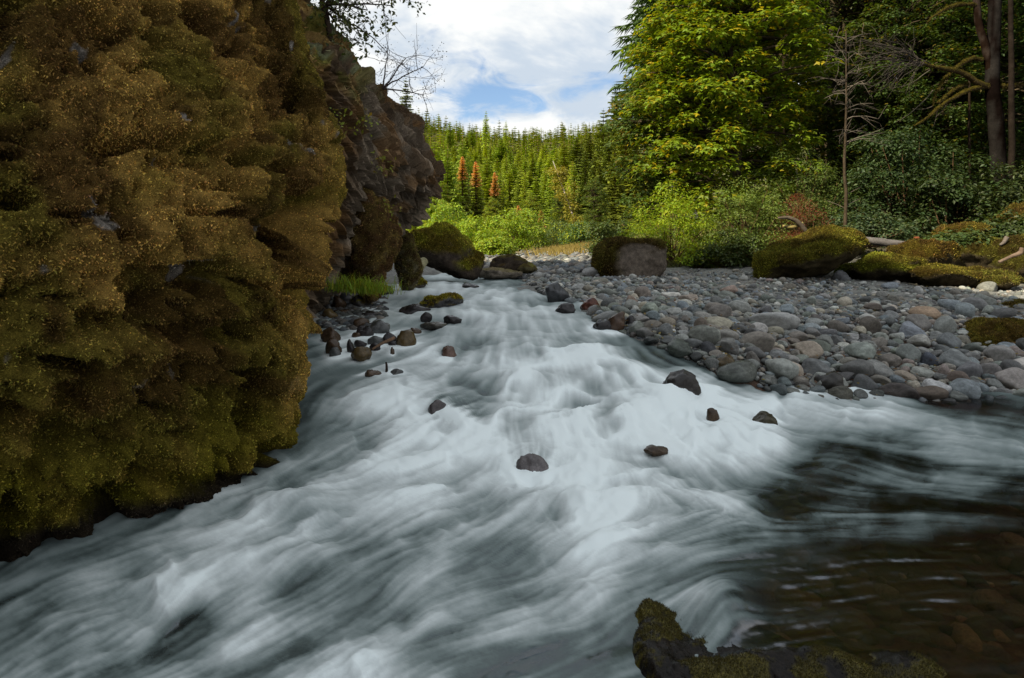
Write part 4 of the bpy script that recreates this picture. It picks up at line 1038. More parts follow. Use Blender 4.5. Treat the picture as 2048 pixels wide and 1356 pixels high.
def crown_points(M, cen, rad, r, shell=.45, low=-1.0):
    q = rnd_dirs(M * 3, r); q = q[q[:, 2] > low][:M]
    return np.asarray(cen) + q * (shell + (1 - shell) * r.random((len(q), 1)) ** .5) * np.asarray(rad)

def broadleaf(name, label, base, height, crown_c, crown_r, M, n_per, csize, lsize, leaf, alt, p_alt, seed, trunk_r=.2, bark=(.07, .055, .035), tmpl=T_MAPLE, cat='tree', group=None, low=-.8, stems=1, flat=.5, color=None):
    """crown centre/radii relative to the base"""
    r = np.random.default_rng(seed)
    root = link(name, None, loc=base, label=label, cat=cat, group=group)
    g = Geo()
    cp = crown_points(M, crown_c, crown_r, r, .35, low)
    for s in range(stems):
        top = np.array(crown_c) + [r.normal() * .25 * crown_r[0] * (stems > 1) , r.normal() * .2 * crown_r[1], crown_r[2] * .55]
        bs = np.array([r.normal() * .15 * (stems > 1), r.normal() * .15 * (stems > 1), -.3])
        sp = limb(g, bs, top, trunk_r, trunk_r * .25, r, bark, 12, 8, 0, .10)
        for c in cp[s::stems]:
            k = int(np.clip(np.searchsorted(sp[:, 2], c[2] - .25 * np.linalg.norm(c[:2] - sp[0, :2])), 2, len(sp) - 2))
            limb(g, sp[k], c, trunk_r * .28, .012, r, bark, 6, 4, .06, .12)
    link('trunk', g.mesh('trunk'), M_BARK, root)
    rad = csize * (.7 + .6 * r.random(len(cp)))
    cg = clump_leaves(cp, rad, n_per, lsize, tmpl, leaf, alt, p_alt, seed + 1, flat)
    link('crown', cg.mesh('crown', False), M_LEAF, root, kind='stuff', color=color)
    return root

def copy_tree(src, loc, scale=1.0, rz=0.0, label=None, group=None, color=None, cat=None):
    o = src.copy(); COL.objects.link(o)
    o.location = [float(c) for c in loc]; o.rotation_euler = (0, 0, rz)
    o.scale = (scale,) * 3 if np.isscalar(scale) else tuple(float(s) for s in scale)
    if label: o['label'] = label
    if group: o['group'] = group
    if cat: o['category'] = cat
    for ch in src.children:
        c = ch.copy(); COL.objects.link(c); c.parent = o
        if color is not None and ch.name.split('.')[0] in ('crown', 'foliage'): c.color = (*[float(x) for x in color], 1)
    return o

GREEN, YEL = (.075, .105, .012), (.20, .155, .012)
# the big maple
bm_ = ground_at(1470, 22.0)
broadleaf('maple_tree', 'big sunlit bigleaf maple with yellowing crown over the bar', bm_, 12, (-.25, 0, 5.6), (3.1, 2.6, 5.6), 330, 105, .62, (.13, .22), (.165, .24, .012), (.36, .31, .012), .16, 901, .26, low=-.9)
bm2 = ground_at(1330, 24.0)
broadleaf('maple_tree', 'narrower dark maple on the river side of the big one', bm2, 9, (-.1, 0, 4.4), (1.75, 1.8, 4.4), 120, 95, .55, (.12, .2), (.07, .115, .014), (.16, .13, .012), .14, 905, .16, low=-.9)

# right-hand forest
fa_ = broadleaf('broadleaf_tree', 'leafy tree right behind the slender pale trunk', ground_at(1735, 26), 13, (0, 0, 7.0), (3.0, 2.6, 6.0), 200, 80, .7, (.13, .2), (.06, .09, .014), (.17, .13, .012), .07, 921, .2, low=-.95)
fb_ = broadleaf('broadleaf_tree', 'dark leafy tree behind the mossy limbs', ground_at(1875, 25), 13, (0, 0, 6.2), (3.2, 2.6, 6.2), 200, 80, .65, (.11, .17), (.05, .082, .016), (.14, .11, .012), .04, 925, .2, low=-.98, tmpl=T_KITE)
RF = 'trees of the shaded right bank'
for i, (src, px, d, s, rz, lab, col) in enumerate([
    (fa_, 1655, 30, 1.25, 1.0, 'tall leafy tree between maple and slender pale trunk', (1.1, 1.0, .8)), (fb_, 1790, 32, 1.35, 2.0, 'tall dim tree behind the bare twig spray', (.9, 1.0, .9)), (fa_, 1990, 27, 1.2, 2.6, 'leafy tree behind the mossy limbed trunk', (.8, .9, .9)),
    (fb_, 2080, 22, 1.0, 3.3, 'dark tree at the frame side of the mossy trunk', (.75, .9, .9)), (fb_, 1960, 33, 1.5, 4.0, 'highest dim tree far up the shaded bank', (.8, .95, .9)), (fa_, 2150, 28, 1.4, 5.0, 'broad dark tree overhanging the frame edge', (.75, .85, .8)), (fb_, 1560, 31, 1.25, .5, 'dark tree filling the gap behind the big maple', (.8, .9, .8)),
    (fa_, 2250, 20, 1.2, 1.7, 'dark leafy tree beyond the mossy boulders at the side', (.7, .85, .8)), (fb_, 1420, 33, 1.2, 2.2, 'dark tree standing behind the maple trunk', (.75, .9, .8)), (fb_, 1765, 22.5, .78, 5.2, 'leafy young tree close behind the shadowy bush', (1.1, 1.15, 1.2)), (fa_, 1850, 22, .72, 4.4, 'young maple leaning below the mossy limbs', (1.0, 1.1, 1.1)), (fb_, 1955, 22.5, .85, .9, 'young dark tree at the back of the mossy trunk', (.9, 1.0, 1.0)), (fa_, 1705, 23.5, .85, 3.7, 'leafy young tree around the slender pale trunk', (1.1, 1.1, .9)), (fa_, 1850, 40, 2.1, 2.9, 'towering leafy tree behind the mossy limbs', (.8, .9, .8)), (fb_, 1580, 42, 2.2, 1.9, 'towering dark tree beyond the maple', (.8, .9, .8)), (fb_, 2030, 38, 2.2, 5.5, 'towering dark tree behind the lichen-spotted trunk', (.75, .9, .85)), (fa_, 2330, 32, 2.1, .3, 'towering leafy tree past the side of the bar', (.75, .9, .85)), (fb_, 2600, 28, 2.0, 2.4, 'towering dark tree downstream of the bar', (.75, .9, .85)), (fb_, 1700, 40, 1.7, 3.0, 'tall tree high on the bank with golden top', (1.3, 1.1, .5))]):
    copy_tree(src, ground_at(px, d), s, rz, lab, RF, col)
for t_ in (fa_, fb_): t_['group'] = RF

# bushes
def bush(name, label, px, d, w, h, seed, M, n_per, lsize, leaf, alt, p_alt, tmpl=T_KITE, stem=(.10, .06, .035), cs=.28, flat=.8, nst=34, cat='bush', group=None, base_py=None, leafless=0.0, up=.7):
    r = np.random.default_rng(seed)
    b = ground_at(px, d) if base_py is None else P(px, base_py, d)
    W, H = w / F * d, h / F * d
    root = link(name, None, loc=b, label=label, cat=cat, group=group)
    q = rnd_dirs(M, r); q[:, 2] = np.abs(q[:, 2])
    c = q * (.35 + .65 * r.random((M, 1)) ** .5) * [W / 2, W / 2 * .8, H * .9] + [0, 0, H * .06]
    g = Geo()
    for i in range(min(nst, M)):
        limb(g, [r.normal() * W * .07, r.normal() * W * .07, -.1], c[i], .022 * W / 2, .006, r, stem, 6, 4, .03, .1)
    link('stems', g.mesh('stems'), M_BARK, root, kind='stuff')
    cc = c[: int(M * (1 - leafless))]
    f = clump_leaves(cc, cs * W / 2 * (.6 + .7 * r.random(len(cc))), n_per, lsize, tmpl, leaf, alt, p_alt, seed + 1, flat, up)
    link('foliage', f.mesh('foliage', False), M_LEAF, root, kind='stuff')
    return root
b1 = bush('willow_bush', 'bright yellow-green willow bush catching the sun', 1340, 19.2, 190, 165, 31, 110, 110, (.06, .12), (.26, .38, .016), (.33, .37, .02), .3, T_WILLOW)
b2 = bush('willow_bush', 'broad green willow bush behind the wedge-shaped boulder', 1495, 19.0, 200, 170, 32, 110, 110, (.055, .11), (.15, .215, .04), (.2, .25, .045), .25, T_WILLOW)
bush('willow_bush', 'taller green bush rising above the reddish shrub', 1590, 20.5, 230, 220, 33, 120, 110, (.06, .12), (.10, .15, .03), (.14, .18, .035), .25, T_WILLOW)
bush('red_shrub', 'reddish brown withering shrub among the green bushes', 1605, 18.2, 130, 150, 34, 70, 80, (.04, .08), (.20, .055, .028), (.14, .095, .03), .3, T_WILLOW, (.13, .07, .04))
bush('bush', 'low blue-green leafy bush above the fallen log', 1730, 17.8, 190, 60, 35, 70, 80, (.07, .12), (.065, .105, .045), (.10, .13, .05), .3, base_py=486)
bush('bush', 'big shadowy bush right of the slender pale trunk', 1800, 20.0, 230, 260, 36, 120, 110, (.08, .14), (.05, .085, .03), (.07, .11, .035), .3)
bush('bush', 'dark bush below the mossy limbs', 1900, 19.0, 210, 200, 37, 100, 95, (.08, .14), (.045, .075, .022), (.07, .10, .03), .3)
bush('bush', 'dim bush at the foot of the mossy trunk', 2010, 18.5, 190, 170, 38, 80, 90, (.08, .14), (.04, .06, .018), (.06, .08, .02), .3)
bush('bush', 'rounded green bush left of the bright willow', 1222, 25, 110, 90, 39, 60, 90, (.07, .13), (.075, .115, .03), (.11, .14, .03), .3)
bush('bush', 'small green bush beside the square mossy-capped boulder', 1400, 18.6, 60, 46, 40, 30, 60, (.06, .1), (.10, .14, .02), (.14, .16, .02), .3)
bush('bush', 'low leafy plants covering the bank above the olive boulders', 1925, 16.2, 170, 40, 41, 60, 70, (.09, .15), (.06, .095, .025), (.09, .12, .03), .3, base_py=505)
bush('bush', 'leafy thicket on the slope above the bleached root', 2030, 16.4, 150, 60, 42, 60, 70, (.08, .14), (.05, .08, .02), (.08, .11, .03), .3, base_py=485)
bush('bush', 'dark green bush in the hollow between willow and wedge boulder', 1465, 18.2, 130, 80, 43, 60, 90, (.06, .1), (.06, .09, .02), (.09, .12, .02), .3)
bush('bush', 'dim shrub at the right forest edge behind the log', 1690, 20.5, 130, 120, 44, 60, 80, (.07, .12), (.05, .08, .025), (.08, .11, .03), .3)
# sunlit bushes in the valley
for i, (px, d, w, h, lab, lf) in enumerate([(905, 46, 110, 95, 'sunny yellow-green alder bush just right of the cliff tip', (.17, .20, .014)), (960, 42, 120, 78, 'lime bush above the yellow-mossed boulder', (.19, .21, .012)), (1010, 48, 110, 80, 'bright lime bush at the middle of the far bank', (.18, .20, .012)),
    (1048, 52, 90, 90, 'yellow-green bush below the low red dead tree', (.18, .20, .02)), (875, 50, 90, 100, 'sunlit bush half hidden by the cliff tip', (.15, .18, .014)), (1110, 56, 110, 60, 'brownish shaded bush at the far bend', (.09, .10, .03)), (1165, 52, 90, 56, 'dull green bush where the far gravel ends', (.08, .105, .03)), (985, 38, 80, 40, 'low lime bush at the far gravel edge', (.19, .20, .015))]):
    bush('alder_bush', lab, px, d, w * 1.1, h * 1.02, 60 + i, 70, 90, (.12, .22), tuple(np.array(lf) * [1.3, 1.75, 1.75]), (.32, .37, .02), .25, T_KITE, group='bushes on the far bank')

# ------------------------------------------------------------------ conifers
def conifer_mesh(seed, H=14.0, R=2.4, whorls=26, per=8, nn=6, bare=0.06, droop=.35, ragged=.3, dead=False, wdf=1.0):
    r = np.random.default_rng(seed); g = Geo()
    V, Fx = tube(np.array([[0, 0, -1.0], [0, 0, H * .5], [0, 0, H]]), [H * .014, H * .009, .01], 5)
    g.add(V, Fx, [.10, .075, .055])
    for w in range(whorls):
        t = bare + (1 - bare) * (w + r.random() * .6) / whorls
        z0 = t * H; L0 = R * (1 - t) ** .68 * (.75 + .5 * r.random()) + .12
        for k in range(per):
            a = 6.283 * (k + r.random()) / per; L = L0 * (1 - ragged + 2 * ragged * r.random() * .7)
            dirh = np.array([math.cos(a), math.sin(a), 0]); sid = np.array([-math.sin(a), math.cos(a), 0])
            lift = .35 * t - droop * (1 - t)
            sp = [np.array([0, 0, z0]) + dirh * L * u + np.array([0, 0, lift * L * u - .25 * L * u * u + (.12 * L * u ** 3)]) for u in np.linspace(.08, 1, nn + 1)]
            vs, fs = [], []
            for i in range(nn):
                wd = L * wdf * (.42 * (1 - i / nn) + .16) * (.7 + .6 * r.random())
                for sg in (1, -1):
                    tip = sp[i] + sid * sg * wd + dirh * L * (.12 + .1 * r.random()) + np.array([0, 0, -.16 * L * r.random() - .04])
                    b = len(vs); vs += [sp[i], sp[min(i + 1, nn)], tip]; fs.append([b, b + 1, b + 2] if sg < 0 else [b, b + 2, b + 1])
                    tip2 = sp[i] + sid * sg * wd * .5 + dirh * L * (r.random() * .2) + np.array([0, 0, -.30 * wdf * L * (r.random() * .6 + .3)])
                    b = len(vs); vs += [sp[i], sp[i + 1], tip2]; fs.append([b, b + 1, b + 2])
            br = .7 + .6 * r.random()
            c = np.array([.90, .50, .22]) if dead else np.array([.105, .135, .026])
            g.add(np.array(vs), np.array(fs), c * br)
    return g
CON = [conifer_mesh(700 + i, 14, [2.3, 2.0, 2.7, 1.8, 2.5][i], [32, 34, 30, 36, 32][i], 8, 5).mesh('conifer', False) for i in range(5)]
for m_ in CON: m_.materials.append(M_NEEDLE)
DEADM = conifer_mesh(720, 10, 1.1, 24, 8, 5, .25, dead=True).mesh('dead_conifer', False); DEADM.materials.append(M_NEEDLE)
CONBIG = conifer_mesh(730, 22, 3.3, 62, 12, 16, .30, .45, .35, wdf=.5).mesh('crown', False); CONBIG.materials.append(M_NEEDLE)

def build_forest():
    r = np.random.default_rng(5)
    marks = [('the highest orange dead tree', 925, 330), ('the second orange dead tree', 952, 340), ('the third orange dead tree', 990, 355), ('the low orange dead tree', 1037, 430), ('the orange-topped tree by the bend', 1082, 440), ('the leaning tree', 1140, 400), ('the tall skyline fir', 972, 262), ('the broad skyline fir', 900, 270), ('the tall firs beside the maple', 1210, 250)]
    T = []
    spec = [(900, 300, 20, 1.2), (972, 330, 24, .8), (1012, 330, 19, .9), (1207, 120, 20, 1.0), (1234, 105, 23, 1.0), (1180, 130, 17, 1.0), (1162, 112, 13, 1.1), (1252, 85, 21, 1.0), (1218, 92, 15, 1.0), (1190, 100, 12, 1.1), (1150, 100, 10, 1.1), (1200, 90, 11, 1.1), (1230, 75, 11, 1.1), (1050, 82, 9.2, 1.25), (1000, 84, 8.8, 1.1), (895, 78, 12, 1.2), (925, 86, 10, 1.2), (955, 88, 9.5, 1.1), (1040, 95, 10, 1.1), (1100, 92, 9, 1.0), (1125, 86, 8.5, 1.1), (870, 80, 13, 1.2)]
    for px, d, h, wid in spec:
        T.append((px, d, h, wid))
    tries = 0
    occ = [((px - CX) / F * d, d) for px, d, _, _ in T]
    while len(T) < 1250 and tries < 60000:
        tries += 1
        d = 88 + (500 - 88) * r.random() ** 1.0; px = r.uniform(800, 1330)
        if px > 1260 and d > 150: continue
        X = (px - CX) / F * d
        if min((X - a) ** 2 + (d - b) ** 2 for a, b in occ) < (2.6 + d * .0035) ** 2: continue
        occ.append((X, d)); T.append((px, d, r.uniform(5.0, 12.0) * (1.4 if r.random() < .07 else 1), r.uniform(1.05, 2.0)))
    info = []
    for px, d, h, wid in T:
        b = ground_at(px, d); py = CY - (b[2] + h * .6 - CZ) / d * F
        info.append((b, h, wid, px, py, d))
    info.sort(key=lambda i: -i[1] / i[5])
    rest, info = info[300:], info[:300]
    def desc(i):
        d, h, px = i[5], i[1], i[3]
        return ('slim ' if i[2] < .97 else ('wide ' if i[2] > 1.13 else '')) + ('distant ' if d > 170 else ('tall ' if h > 10 else 'green ')) + 'conifer'
    labs = landmark_labels([(desc(i), i[3], i[4]) for i in info], marks, 'above', 'below')
    for (b, h, wid, px, py, d), lab in zip(info, labs):
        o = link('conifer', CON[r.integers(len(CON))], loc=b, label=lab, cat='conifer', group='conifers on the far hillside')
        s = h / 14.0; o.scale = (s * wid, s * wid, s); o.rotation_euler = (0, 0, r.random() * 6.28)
        yl = r.random(); dk = .45 if px > 1150 else 1.0  # right-hand trees tinted darker: hillside shade put into their colour
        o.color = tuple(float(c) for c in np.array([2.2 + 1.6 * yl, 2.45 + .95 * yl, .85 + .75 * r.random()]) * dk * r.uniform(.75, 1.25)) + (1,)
    # the upper hillside, a wood too dense to count
    lows = []
    for k in range(4):
        gl_ = conifer_mesh(760 + k, 14, 2.6, 9, 5, 1); lows.append((np.concatenate(gl_.V), {a_: np.concatenate(b_) for a_, b_ in gl_.F.items()}, np.concatenate(gl_.C)))
    g = Geo()
    for (b, h, wid, px, py, d) in rest:
        V, Fs, C = lows[r.integers(4)]; q = h / 14.0; yl = r.random()
        tint = np.array([2.2 + 1.6 * yl, 2.45 + .95 * yl, .85 + .75 * r.random()]) * r.uniform(.75, 1.25)
        g.add(rotz(V * [q * wid, q * wid, q], r.random() * 6.28) + b, list(Fs.values()), C * tint)
    link('forest', g.mesh('forest', False), M_NEEDLE, kind='stuff', label='dense conifer forest covering the upper hillside')
    # orange dead trees standing proud of their neighbours
    for px, pyt, d, h, lab in [(925, 312, 84, 3.2, 'highest orange dead conifer top on the sunlit hillside'), (952, 322, 82, 3.4, 'second orange dead conifer top just right of the highest'), (990, 344, 80, 3.0, 'third orange dead conifer top further right'), (1037, 410, 66, 2.4, 'low orange dead conifer top above the lime bushes'), (1082, 420, 66, 2.4, 'orange-topped small conifer alone by the dark bend')]:
        b = ground_at(px, d); H = CZ + (CY - pyt) / F * d - b[2]
        root = link('dead_conifer', None, loc=b, label=lab, cat='dead tree', group='orange dead trees')
        g = Geo(); V, Fx = tube(np.array([[0, 0, -.5], [0, 0, H * .6], [0, 0, H]]), [.13, .09, .02], 6); g.add(V, Fx, [.14, .10, .07])
        link('trunk', g.mesh('trunk'), M_BARK, root)
        c1 = link('crown', DEADM, parent=root, kind='stuff'); k = h * 1.25 / 10; c1.scale = (k * 2.1, k * 2.1, k); c1.location = (0, 0, H - h * 1.25)
        c1.color = (1, 1, 1, 1)
        c2 = link('lower_crown', CON[2], parent=root); k = max(.3, (H - h * .2) / 14); c2.scale = (k * 1.1, k * 1.1, k); c2.color = (1.9, 1.6, 1.0, 1)
    # big fir behind the maple, at the top of the frame
    for px, d, s, lab, lean in [(1348, 31, 1.0, 'tall dark fir rising behind the maple to the frame top', 0), (1360, 36, 1.05, 'second dark fir hidden deeper behind the maple', 0), (1900, 36, 1.1, 'dark fir deep in the shaded forest', 0), (2040, 30, 1.0, 'dark fir behind the mossy trunk', 0), (1625, 38, 1.05, 'fir showing through the gap right of the maple', 0), (1480, 40, 1.55, 'very tall fir towering above the maple crown', 0), (1760, 42, 1.6, 'very tall fir above the bare twig spray', 0), (1960, 40, 1.55, 'very tall fir above the mossy limbs', 0), (2180, 34, 1.5, 'very tall fir beyond the mossy trunk', 0), (1400, 46, 1.6, 'very tall fir at the back of the maple', 0)]:
        root = link('fir_tree', None, loc=ground_at(px, d), label=lab, cat='fir tree', group='dark firs of the right bank')
        c1 = link('crown', CONBIG, parent=root, kind='stuff'); c1.scale = (s, s, s); c1.rotation_euler = (0, 0, px); c1.color = (.62, .85, 1.0, 1)
    # little fir peeking over the cliff
    b = P(812, 255, 30); root = link('conifer', CON[0], loc=(b[0], b[1], b[2] - 1.6), label='small sunlit fir peeking over the basalt cliff edge', cat='conifer'); root.scale = (.26, .26, .28); root.color = (1.5, 1.5, .9, 1)
    b = P(846, 290, 34); root = link('conifer', CON[1], loc=(b[0], b[1], b[2] - 2), label='lower fir just beyond the basalt cliff edge', cat='conifer'); root.scale = (.25, .25, .24); root.color = (1.5, 1.5, .9, 1)
build_forest()

def tree_bits():
    r = np.random.default_rng(44)
    # leaning yellowish tree at the bend
    a, b = P(1168, 482, 72), P(1106, 322, 75)
    root = link('leaning_tree', None, loc=a, label='pale leaning tree with yellowish foliage at the far bend', cat='tree')
    g = Geo(); path = limb(g, [0, 0, -.5], b - a, .16, .04, r, (.28, .25, .22), 12, 6, 0, .04)
    link('trunk', g.mesh('trunk'), M_BARK, root)
    cp = path[3:11].repeat(5, 0) + r.normal(size=(40, 3)) * [.45, .45, .35]
    f = clump_leaves(cp, np.full(40, .8), 60, (.2, .34), T_KITE, (.26, .25, .03), (.32, .27, .05), .3, 7, .8)
    link('crown', f.mesh('crown', False), M_LEAF, root, kind='stuff')
    # slender pale trunk with bare twiggy top
    a = ground_at(1692, 17.3); top = P(1690, 62, 17.3)
    root = link('slender_tree', None, loc=a, label='slender pale-barked tree with bare twiggy crown beside the maple', cat='tree')
    g = Geo(); H = top[2] - a[2]
    path = limb(g, [0, 0, -.3], [0.0, 0, H], .058, .012, r, (.06, .045, .03), 16, 7, 0, .07)
    link('trunk', g.mesh('trunk'), M_BARK, root)
    g = Geo()
    for i in range(34):
        k = r.uniform(.5, .98); p0 = np.array([np.interp(k * H, path[:, 2], path[:, j]) for j in range(3)]); an = r.random() * 6.28; L = r.uniform(.35, 1.05) * (1.5 - k)
        e = p0 + [math.cos(an) * L, math.sin(an) * L * .6, r.uniform(-.1, .5) * L]
        q = limb(g, p0, e, .014, .005, r, (.12, .10, .082), 6, 4, .1, .2)
        for j in range(4): limb(g, q[r.integers(2, 6)], e + r.normal(size=3) * .22, .006, .003, r, (.12, .10, .082), 4, 3, 0, .2)
    for z, s in ((.25, 1), (.24, -1), (.3, 1)): limb(g, [0, 0, z * H], [s * .45, .1, z * H + .22], .012, .004, r, (.16, .13, .10), 5, 4)
    link('branches', g.mesh('branches'), M_DRYWOOD, root, kind='stuff')
    # mossy limbed trunk on the right
    a = ground_at(1990, 19.5); d = 19.5
    root = link('mossy_tree', None, loc=a, label='old lichen-spotted tree with thick moss-clad limbs on the right', cat='tree')
    def Q(px, py, dd=19.5): return P(px, py, dd) - a
    g = Geo()
    V, Fx = tube(curve([[0.05, 0, -.5], Q(2000, 420), Q(1992, 250), Q(1985, 170), Q(1988, 60), Q(1996, -160), Q(2000, -400)], 40), np.linspace(.24, .15, 40), 12)
    V = V + (fbm((V + a) * 5, 3)[:, None] - .5) * .12
    g.add(V, Fx, np.where((fbm((V + a) * np.array([4, 4, 2.2]), 8) > .53)[:, None], [.016, .014, .013], [.006, .004, .0035]))
    V, Fx = tube(curve([Q(1982, 150), Q(1970, 90), Q(1955, 30), Q(1950, -120)], 20), np.linspace(.12, .09, 20), 9)
    g.add(V, Fx, np.where((fbm((V + a) * 4, 8) > .55)[:, None], [.03, .022, .018], [.012, .007, .005]))
    link('trunk', g.mesh('trunk'), M_BARK, root)
    limbs = [([(1985, 178), (1955, 165), (1925, 145), (1890, 138), (1862, 132), (1850, 128), (1822, 122), (1812, 108)], .11, .03), ([(1975, 172), (1950, 176), (1925, 186), (1895, 202), (1870, 222), (1848, 240), (1828, 252)], .085, .025), ([(1965, 120), (1945, 116), (1925, 126), (1908, 140)], .06, .05), ([(1900, 148), (1888, 160), (1872, 185), (1866, 212)], .04, .02), ([(1935, 168), (1910, 178), (1888, 196), (1876, 206)], .05, .03), ([(1992, 172), (2020, 172), (2060, 168)], .08, .05), ([(1960, 10), (1925, 8), (1895, 16), (1868, 32), (1856, 44)], .06, .03)]
    for k, (pts, r0, r1) in enumerate(limbs):
        pp = curve([Q(x, y, 19.5 - .10 * i) for i, (x, y) in enumerate(pts)], 26)
        V, Fx = tube(pp, np.linspace(r0 * .85, r1 * .8, 26), 9); n = vnormals(V, Fx[0])
        V = V + n * ((fbm((V + a) * 9, k) - .4) * .09)[:, None]
        m = smooth(-.3, .2, n[:, 2])[:, None]
        g = Geo(); g.add(V, Fx, np.array([.05, .035, .02]) * (1 - m) + np.array([.055, .044, .007]) * m)
        lo = link('limb', g.mesh('limb'), M_ROCKMOSS, root)
        gg = blades(V, Fx[0], 1600, np.tile([.06, .048, .008], (len(V), 1)), (.02, .06), (.005, .010), 80 + k, m[:, 0] + .2, droop=.5, out=.6)
        link('moss', gg.mesh('moss', False), M_MOSS, lo, kind='stuff')
    g = Geo()
    for i in range(46):
        s = [(1815, 110), (1830, 122), (1850, 128), (1800, 118)][i % 4]; p0 = Q(s[0] + r.normal() * 6, s[1] + r.normal() * 5, 18.8)
        e = Q(s[0] - r.uniform(25, 110), s[1] + r.uniform(-50, 60), 18.8 + r.normal() * .4)
        q = limb(g, p0, e, .012, .004, r, (.06, .05, .043), 6, 4, .04, .25)
        for j in range(3): limb(g, q[r.integers(2, 6)], e + r.normal(size=3) * .25, .005, .003, r, (.06, .05, .043), 4, 3, 0, .2)
    for (x0, y0, x1, y1) in [(1860, 140, 1780, 177), (1866, 212, 1825, 217), (1866, 180, 1790, 245), (1985, 290, 2000, 240), (1880, 205, 1866, 255), (1895, 205, 1870, 235)]:
        limb(g, Q(x0, y0), Q(x1, y1), .016, .005, r, (.10, .085, .065), 7, 5, -.08, .1)
    link('twigs', g.mesh('twigs'), M_DRYWOOD, root, kind='stuff')
    # other trunks glimpsed in the forest
    for px, py0, py1, d, w, lab, cb in [(1662, 330, -50, 25, 20, 'thick grey trunk with sunlit moss beside the slender tree', (.09, .075, .06)), (1648, 420, 100, 24, 9, 'mossy golden-lit thin trunk left of the thick grey one', (.24, .19, .02)), (1885, 300, -60, 23, 16, 'black trunk behind the mossy limbs', (.018, .014, .01)), (1935, 330, 150, 20, 7, 'thin dark trunk under the mossy limbs', (.025, .018, .012)), (2030, 300, -80, 19, 14, 'dim trunk right of the lichen-spotted tree', (.02, .015, .012)), (1560, 420, -60, 27, 16, 'dark trunk inside the shade of the maple', (.025, .018, .012))]:
        a2 = ground_at(px, d); tp = P(px + r.normal() * 6, py1, d)
        g = Geo(); limb(g, [0, 0, -.4], tp - a2, w / 2 / F * d, w / 3.4 / F * d, r, cb, 14, 9, 0, .04)
        link('tree_trunk', g.mesh('tree_trunk'), M_BARK, loc=a2, label=lab, cat='tree trunk')
tree_bits()

def branch_spray(g, lf, root_p, tips, r, r0, leafy, lsz, colr, base, alt):
    for tp in tips:
        q = limb(g, root_p, tp, r0, .007, r, colr, 9, 5, .04, .16)
        for j in range(9):
            k = r.integers(2, 9); e = q[k] + r.normal(size=3) * .28 + (tp - root_p) * .10
            q2 = limb(g, q[k], e, .007, .003, r, colr, 5, 3, 0, .25)
            for m in range(2): limb(g, q2[r.integers(1, 5)], e + r.normal(size=3) * .14, .004, .002, r, colr, 4, 3, 0, .2)
            if leafy and r.random() < .95:
                n = r.integers(12, 30); pos = np.array(e) + r.normal(size=(n, 3)) * .10
                leaves(pos, norm(rnd_dirs(n, r) + [0, 0, .6]), r.uniform(lsz[0], lsz[1], n), T_KITE, leaf_cols(n, base, alt, .2, r), r, np.array([0, 0, -.6]), lf)

